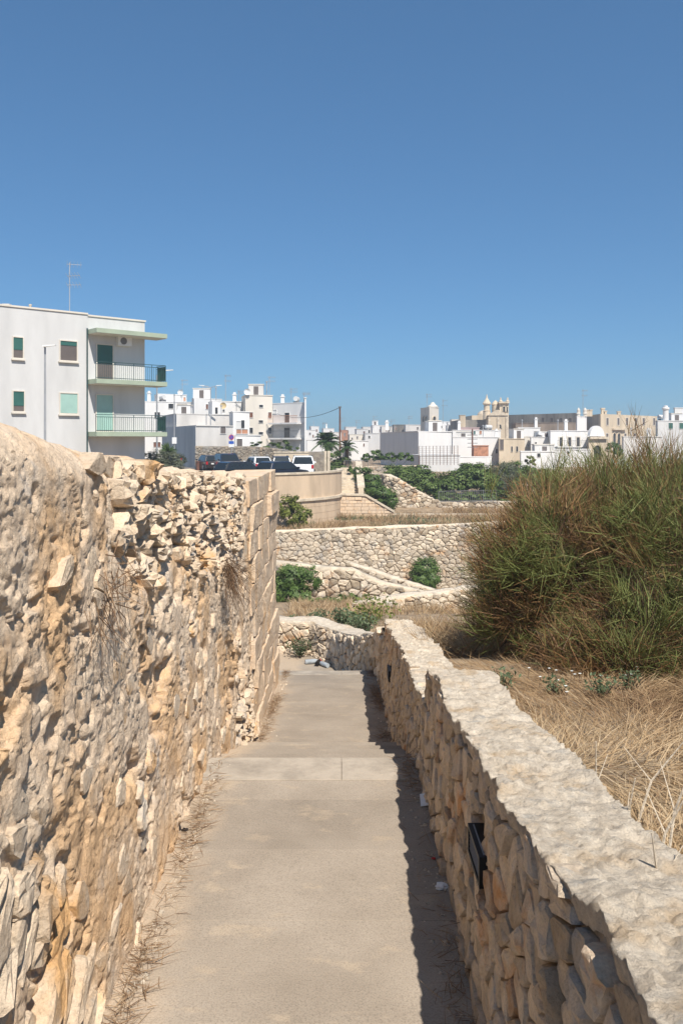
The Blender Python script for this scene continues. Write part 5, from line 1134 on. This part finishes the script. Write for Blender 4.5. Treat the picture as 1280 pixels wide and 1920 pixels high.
weeds('weed_clump', 'dry dark weed growing from the foot of the landing wall', [(-0.62, 12.55, -3.2, 1.0)], 520, 0.30, 0.035, M['weed'], 220, tb=-0.3)
weeds('tall_weed', 'tall yellow green leafy weed in the dry grass', [(0.55, 17.5, -3.9, 1), (0.78, 18.2, -4.0, 1.05), (0.35, 17.8, -3.95, .7)], 260, 0.72, 0.08, M['yellowbush'], 230, group='yellow green weeds below the landing')
bush('caper_bush', 'dark green glossy bush over the valley wall next to the corner blocks', 'bush', (X(545, 33), 33, E(-7)), [cl(545, 1085, 33, .85, .8, .6), cl(578, 1085, 33, .5, .6, .55), cl(570, 1128, 32.5, .5, .5, .5), cl(535, 1110, 33, .8, .7, .7), cl(555, 1120, 32.6, .6, .6, .5)], 8000, 0.10, M['ivy'], 301, hang=True)
bush('low_bush', 'low green scrub at the foot of the rubble field wall', 'bush', (X(640, 32), 32, E(-6.6)), [cl(600, 1132, 32, .6, .5, .25), cl(635, 1130, 32, .6, .5, .28), cl(668, 1126, 32, .45, .4, .3)], 2200, 0.12, M['fig'], 302)
bush('hanging_vine', 'round dark green vine hanging on the terrace wall', 'bush', (X(797, 46.5), 46.5, E(-8.2)), [cl(797, 1070, 46.7, .85, .5, .75), cl(790, 1092, 46.5, .6, .5, .6), cl(808, 1088, 46.5, .6, .5, .55)], 6500, 0.12, M['ivy'], 303, hang=True)
bush('ground_vine', 'small dark creeper on the narrow sloping wall', 'bush', (X(757, 37), 37, E(-6.9)), [cl(757, 1111, 37, .6, .4, .12), cl(742, 1113, 37, .4, .3, .1)], 700, 0.13, M['ivy'], 304)
bush('yellow_bush', 'yellowish green shrub before the curved bastion wall', 'bush', (X(552, 50.5), 50.5, E(-5.3)), [cl(553, 965, 50.5, .8, .7, .8), cl(537, 950, 50.6, .6, .6, .7), cl(570, 968, 50.4, .5, .5, .6), cl(556, 945, 50.5, .45, .45, .5)], 3600, 0.15, M['yellowbush'], 305)
bush('ivy_mass', 'dark ivy spilling over the wall beside the stone stair', 'bush', (X(715, 60), 60, E(-5.2)), [cl(680, 890, 62, .8, .6, .6), cl(695, 905, 61, .8, .6, .7), cl(715, 928, 60, .9, .6, .7), cl(732, 938, 60, .6, .6, .75), cl(700, 920, 60.3, .8, .6, .6), cl(662, 884, 64, .5, .6, .4)], 9000, 0.15, M['ivy'], 306, hang=True)
def tree(name, label, px, yb, d, cls, n, size, mat, seed, group=None):
    rng = np.random.default_rng(seed); b = P(px, yb, d); t = thing(name, label, 'tree', b, 0, group)
    c2 = [(np.array(c)-np.array(b), r_) for c, r_ in cls]; v, f_, ti = crown(c2, n, size, rng); link('crown', np_mesh('crown', v, f_, ti), t, (0, 0, 0), mat)
    m = MB(); top = Vector((0, 0, max(0.5, c2[0][0][2]*0.5))); m.bar((0, 0, -.3), top, 0.14, 8, 0.1)
    for c, r_ in c2: m.bar(top, Vector(c), 0.07, 6, 0.03)
    m.build('trunk', M['bark'], t); return t
tree('fig_tree', 'broad fig tree with large bright leaves behind the railing', 875, 935, 66, [cl(860, 900, 66, 1.6, 1.2, 1.0), cl(890, 893, 66, 1.5, 1.2, 1.0), cl(835, 915, 65.5, 1.2, 1, .7), cl(910, 905, 66, 1.2, 1.2, .9), cl(880, 880, 67, 1.2, 1.0, .6)], 11000, 0.21, M['fig'], 311)
tree('fig_tree', 'fig tree above the sloping garden wall', 770, 935, 67, [cl(765, 895, 67, 1.6, 1.2, .9), cl(795, 903, 66.5, 1.5, 1.2, .9), cl(740, 885, 68, 1.2, 1.0, .6), cl(815, 918, 65.5, 1.1, 1.0, .6), cl(780, 885, 68, 1.3, 1, .6)], 10000, 0.20, M['fig'], 312)
tree('olive_tree', 'greyish olive tree next to the fig tree', 930, 930, 68, [cl(915, 890, 68.5, 1.2, 1.2, .9), cl(945, 885, 69, 1.3, 1.2, .9), cl(930, 905, 68, 1.3, 1, .7)], 8000, 0.12, M['olive'], 313)
tree('fig_tree', 'leafy green tree in front of the stone house, half behind the broom', 965, 930, 72, [cl(962, 885, 72, 1.3, 1.2, .9), cl(985, 890, 72, 1.2, 1.2, .9), cl(1010, 895, 72, 1.4, 1.2, .8), cl(950, 905, 71, 1.5, 1.2, .8)], 7500, 0.20, M['fig'], 314)
bush('garden_scrub', 'low green scrub behind the iron railing', 'bush', (X(870, 64), 64, E(-4.6)), [cl(840, 932, 64, 1.2, .6, .35), cl(875, 932, 64, 1.3, .6, .4), cl(910, 932, 64, 1.3, .6, .4), cl(945, 930, 64, 1.3, .6, .5)], 3600, 0.2, M['fig'], 315)
bush('clipped_hedge', 'clipped dark hedge in front of the big white house', 'hedge', (X(725, 82), 82, E(-3.6)), [cl(684, 856, 82, .6, .6, .5), cl(705, 854, 82, .8, .6, .5), cl(730, 856, 82, .9, .6, .45), cl(755, 857, 82, .8, .6, .45), cl(768, 858, 82, .5, .6, .4)], 3600, 0.2, M['ivy'], 316)
bush('garden_shrub', 'bright green shrub beside the low white garden house', 'bush', (X(997, 98), 98, E(-4)), [cl(992, 862, 98, .7, .6, .55), cl(1002, 866, 98, .5, .5, .4)], 900, 0.2, M['yellowbush'], 317)
tree('carob_tree', 'dark rounded tree in front of the arched gatehouse', 1150, 862, 108, [cl(1149, 838, 108, 1.1, 1, .8), cl(1156, 845, 108, .8, 1, .8)], 1500, 0.2, M['ivy'], 318)
bush('oleander_hedge', 'rounded green hedge at the corner of the apartment block', 'hedge', (X(308, 56), 56, E(CP)), [cl(285, 858, 56, .6, .7, .5), cl(300, 857, 56, .8, .7, .55), cl(320, 858, 56, .75, .7, .55), cl(335, 863, 56, .55, .6, .5), cl(300, 872, 55, .9, .7, .5), cl(325, 874, 55, .8, .7, .45)], 8000, 0.10, M['olive'], 319, tb=0.0)
bush('wall_creeper', 'green creeper hanging over the rubble street wall', 'bush', (X(505, 85), 85, E(CP)), [cl(480, 833, 85, .8, .4, .3), cl(505, 835, 85, .8, .4, .35), cl(530, 834, 85.5, .9, .5, .5), cl(550, 842, 85, .6, .4, .4)], 1800, 0.2, M['fig'], 320)
bush('shrubbery', 'dark green shrubs below the palms by the utility pole', 'bush', (X(625, 78), 78, E(-4)), [cl(605, 858, 78, .8, .6, .6), cl(625, 862, 78, .9, .6, .7), cl(645, 866, 78, .9, .6, .6), cl(632, 875, 76, 1, .6, .5)], 2600, 0.2, M['fig'], 321)
def palm(name, label, px, yb, ytop, d, nf_, fl, seed, cat='palm tree', tr=0.17, droop=1.0):
    rng = np.random.default_rng(seed); b = P(px, yb, d); h = (yb-ytop)/F*d; t = thing(name, label, cat, b)
    m = MB(); prof = [(tr*1.3, -.3), (tr*1.1, h*.3), (tr, h*.8), (tr*1.5, h)]; m.lathe(prof, n=10).build('trunk', M['bark'], t); parts = []
    for k in range(nf_):
        a = k*2.39996; el = rng.uniform(-0.35, 1.25); ns = 14; s = np.linspace(0, 1, ns); hx = np.cos(el)*s*fl*(1-.1*s); z = h+np.sin(el)*s*fl-droop*fl*.42*s**2
        sp = np.stack([np.cos(a)*hx, np.sin(a)*hx, z], 1)
        for i in range(1, ns-1):
            tan = unit((sp[i+1]-sp[i-1])[None])[0]; sd_ = unit(np.cross(tan, [0, 0, 1.0])[None])[0]
            bb = np.repeat(sp[i][None], 6, 0)+tan*np.linspace(0, fl/ns, 6)[:, None]; sg = np.tile([1, -1], 3)[:, None]
            parts.append(blades(bb, sd_*sg+tan*.7+np.array([0, 0, -.15]), fl*.34*(1-.6*abs(s[i]-.4))*np.ones(6), .055*np.ones(6)*fl/1.6, np.clip(rng.normal(.5, .2, 6), 0, 1), .2, rng, .4))
    v, f_, ti = join(parts); link('crown', np_mesh('crown', v, f_, ti), t, (0, 0, 0), M['palm']); return t
palm('palm_tree', 'fan of palm fronds left of the rusty utility pole', 612, 885, 828, 80, 30, 1.55, 401)
palm('palm_tree', 'smaller palm right of the rusty utility pole', 650, 885, 838, 78, 22, 1.1, 402)
t = thing('yucca', 'spiky yucca beside the hedge and small sign', 'plant', P(315, 880, 57)); rng = np.random.default_rng(77); MB().bar((0, 0, -.2), (0, 0, 1.15), .09, 7, .07).build('trunk', M['bark'], t); n = 150
d = unit(rng.normal(size=(n, 3))); d[:, 2] = np.abs(d[:, 2])*1.1-.25; v, f_, ti = blades(np.tile([[0, 0, 1.2]], (n, 1))+d*.08, d, rng.uniform(.5, .75, n), .055*np.ones(n), np.clip(rng.normal(.55, .2, n), 0, 1), .1, rng, .2); link('leaves', np_mesh('leaves', v, f_, ti), t, (0, 0, 0), M['palm'])

# ================================================================== SMALL THINGS ON THE PATH
def litterline(name, xf, y0, y1, n, seed, label, spread):
    r = np.random.default_rng(seed); y = r.uniform(y0, y1, n); cl_ = np.clip(.55+1.1*vnoise(y*1.6, 2.0, seed), 0.05, 1); k = r.random(n) < cl_; y = y[k]; n = len(y)
    x = xf(y)+np.abs(r.normal(0, spread, n))*np.sign(-xf(y)); z = EYE+np.where((y > 4.56) & (y < 6.25), -9, path_e(y))+r.uniform(.002, .014, n); k = z > -3; x, y, z = x[k], y[k], z[k]; n = len(x)
    d = r.normal(size=(n, 3)); d[:, 2] = np.abs(d[:, 2])*.15
    v, f_, ti = blades(np.stack([x, y, z], 1), d, r.uniform(.03, .11, n), r.uniform(.0012, .003, n), np.clip(r.normal(.5, .22, n), 0, 1), .5, r)
    return tag(link(name, np_mesh(name, v, f_, ti), None, (0, 0, 0), M['needles']), label, 'litter', None, 'stuff')
litterline('plant_litter', lambda y: -0.665+0*y, 1.3, 10, 5200, 5, 'dead twigs and needles lying along the tall wall', 0.035)
litterline('plant_litter', lambda y: 0.385+0*y, 1.3, 10, 8000, 6, 'dead needles lying in the shade of the parapet wall', 0.045)
r = np.random.default_rng(15); m = MB(); tot = 0
gp = tag(link('gravel', None, None, (0, 3, 0)), 'small pale stone chips along the foot of the walls', 'gravel', None, 'stuff'); bpy.data.objects.remove(gp); m = MB()
for i in range(420):
    s = r.random() < .7; y = r.uniform(1.5, 4.5) if r.random() < .7 else r.uniform(6.3, 9.9); x = (-.655+abs(r.normal(0, .035))) if s else (.375-abs(r.normal(0, .05))); q = r.uniform(.003, .009)*(2 if r.random() < .06 else 1); z = EYE+float(path_e(y))
    a = r.uniform(0, 6.28); ca, sa = math.cos(a)*q, math.sin(a)*q
    m.add([(x+ca, y+sa, z), (x-sa, y+ca*.7, z), (x-ca, y-sa, z), (x+sa*.8, y-ca, z), (x+ca*.3, y+sa*.2, z+q*.9), (x-ca*.4, y-sa*.3, z+q*.7)], [(0, 1, 4), (1, 2, 5), (1, 5, 4), (2, 3, 5), (3, 0, 4), (3, 4, 5)])
tag(m.build('gravel', M['mortar']), 'small pale stone chips along the foot of the walls', 'gravel', None, 'stuff')
def on_path(px, py):
    d = 3.0
    for _ in range(25): d = -float(path_e(d))*F/(py-825)
    return Vector((X(px, d), d, EYE+float(path_e(d))+.004))
def crumple(name, label, cat, px, py, s, mat, seed, flat=.5):
    rg = random.Random(seed); b = bmesh.new(); bmesh.ops.create_icosphere(b, subdivisions=2, radius=s)
    for v in b.verts: k = rg.uniform(.6, 1.25); v.co = Vector((v.co.x*k, v.co.y*k*.8, max(-s*.1, v.co.z*flat*k)+s*.1))
    me = bpy.data.meshes.new(name); b.to_mesh(me); b.free(); return tag(link(name, me, None, on_path(px, py), mat), label, cat)
crumple('crumpled_paper', 'crumpled white paper on the path by the parapet wall', 'litter', 826, 1666, .026, M['paper'], 1)
crumple('red_wrapper', 'small red wrapper in the needles by the parapet wall', 'litter', 812, 1612, .010, M['redbit'], 2)
crumple('dark_pebble', 'dark round pebble near the tall wall', 'pebble', 347, 1558, .014, M['black'], 3)
o = MB().add([(-.03, -.04, .0), (.03, -.03, .004), (.025, .04, .03), (-.028, .035, .025), (-.03, -.04, .002), (.03, -.03, .006), (.025, .04, .032), (-.028, .035, .027)], [(3, 2, 1, 0), (4, 5, 6, 7), (0, 1, 5, 4), (1, 2, 6, 5), (2, 3, 7, 6), (3, 0, 4, 7)]).build('paper_scrap', M['paper'], None, on_path(799, 1507)); tag(o, 'flat white paper scrap leaning at the parapet wall', 'litter')
for i, (x, y, a, mt) in enumerate(((-.42, 12.2, .3, 'bottle'), (-.33, 12.15, 1.4, 'black'), (-.25, 12.05, 2.2, 'bottle'))):
    t = thing('plastic_bottle', ['clear grey plastic bottle lying by the landing wall, next to the weed', 'dark bottle lying between two clear ones', 'clear grey bottle lying at the shaded end of the landing wall'][i], 'bottle', (x, y, E(-3.2)+.035), a); b = MB().lathe([(0.0, -.1), (.032, -.1), (.034, 0), (.03, .06), (.013, .1), (.013, .12)], n=10); b.v = [(v[2], v[0], v[1]) for v in b.v]; b.build('body', M[mt], t); c = MB().lathe([(.015, .118), (.015, .135), (0, .135)], n=8); c.v = [(v[2], v[0], v[1]) for v in c.v]; c.build('cap', M['redbit'], t)
# step lights set in the parapet wall
for px, lab in ((906, 'black louvred step light in the near part of the parapet wall'), (731, 'black louvred step light in the far part of the parapet wall')):
    y = (RX+.04)*F/(px-640); dirv = Vector((0, 1, 0)); z = EYE+float(np.interp(y, [2, 2.65, 4.5, 6.3, 8], [-1.2, -1.29, -1.55, -1.95, -2.15]))
    bx_ = float(np.interp(y, [.7, 9], [RX, RX+.02])); vv = z-(EYE+float(path_e(y))-.06); xx = bx_+.09*vv-.022
    t = thing('step_light', lab, 'light', (xx, y, z)); m = MB(); hw, hh = .115, .047
    for a0, a1, b0, b1 in ((-hw, hw, hh-.012, hh), (-hw, hw, -hh, -hh+.012), (-hw, -hw+.012, -hh+.012, hh-.012), (hw-.012, hw, -hh+.012, hh-.012)): m.box(-.016, .05, a0, a1, b0, b1)
    m.build('housing', M['black'], t); MB().box(0.004, .045, -hw+.012, hw-.012, -hh+.012, hh-.012).build('backing', M['black'], t)
    for k in range(7): z_ = -hh+.018+k*.0115; MB().add([(-.012, -hw+.0125, z_), (-.012, hw-.0125, z_), (.003, hw-.0125, z_+.007), (.003, -hw+.0125, z_+.007), (-.012, -hw+.0125, z_+.002), (-.012, hw-.0125, z_+.002), (.003, hw-.0125, z_+.009), (.003, -hw+.0125, z_+.009)], [(0, 3, 2, 1), (4, 5, 6, 7), (0, 1, 5, 4), (1, 2, 6, 5), (2, 3, 7, 6), (3, 0, 4, 7)]).build('louvre', M['iron'], t)
# dead roots hanging on the tall wall
def roots(label, y, e, n, L, seed):
    r = np.random.default_rng(seed); t = thing('dead_roots', label, 'plant', (LXB-.01, y, E(e)))
    b = np.stack([r.uniform(0, .05, n), r.normal(0, .10, n), r.normal(0, .05, n)], 1); d = np.stack([r.uniform(.05, .5, n), r.normal(0, .6, n), -np.ones(n)*r.uniform(-.2, 1, n)], 1)
    v, f_, ti = blades(b, d, L*r.uniform(.5, 1.2, n), r.uniform(.002, .004, n), np.clip(r.normal(.25, .15, n), 0, 1), .9, r, .8); link('twigs', np_mesh('twigs', v, f_, ti), t, (0, 0, 0), M['needles'])
roots('tangle of reddish dead twigs hanging under the loose rubble near the corner blocks', 5.15, -0.78, 200, .26, 1)
roots('small dark dead plant clinging to the worn render', 2.52, -0.44, 90, .13, 2)

# ---------- thin summer haze over the valley and the town
hz = MB().box(-420, 420, -60, 420, E(-12), E(14)).build('haze', None); tag(hz, 'thin pale summer haze in the air', 'haze', None, 'stuff')
hm = bpy.data.materials.new('haze'); hm.use_nodes = True; ht = hm.node_tree; ht.nodes.clear()
ho = ht.nodes.new('ShaderNodeOutputMaterial'); hv = ht.nodes.new('ShaderNodeVolumePrincipled'); hv.inputs['Density'].default_value = 0.0011; hv.inputs['Color'].default_value = (0.86, 0.92, 1.0, 1); hv.inputs['Anisotropy'].default_value = 0.2
ht.links.new(hv.outputs[0], ho.inputs['Volume']); hz.data.materials.append(hm)
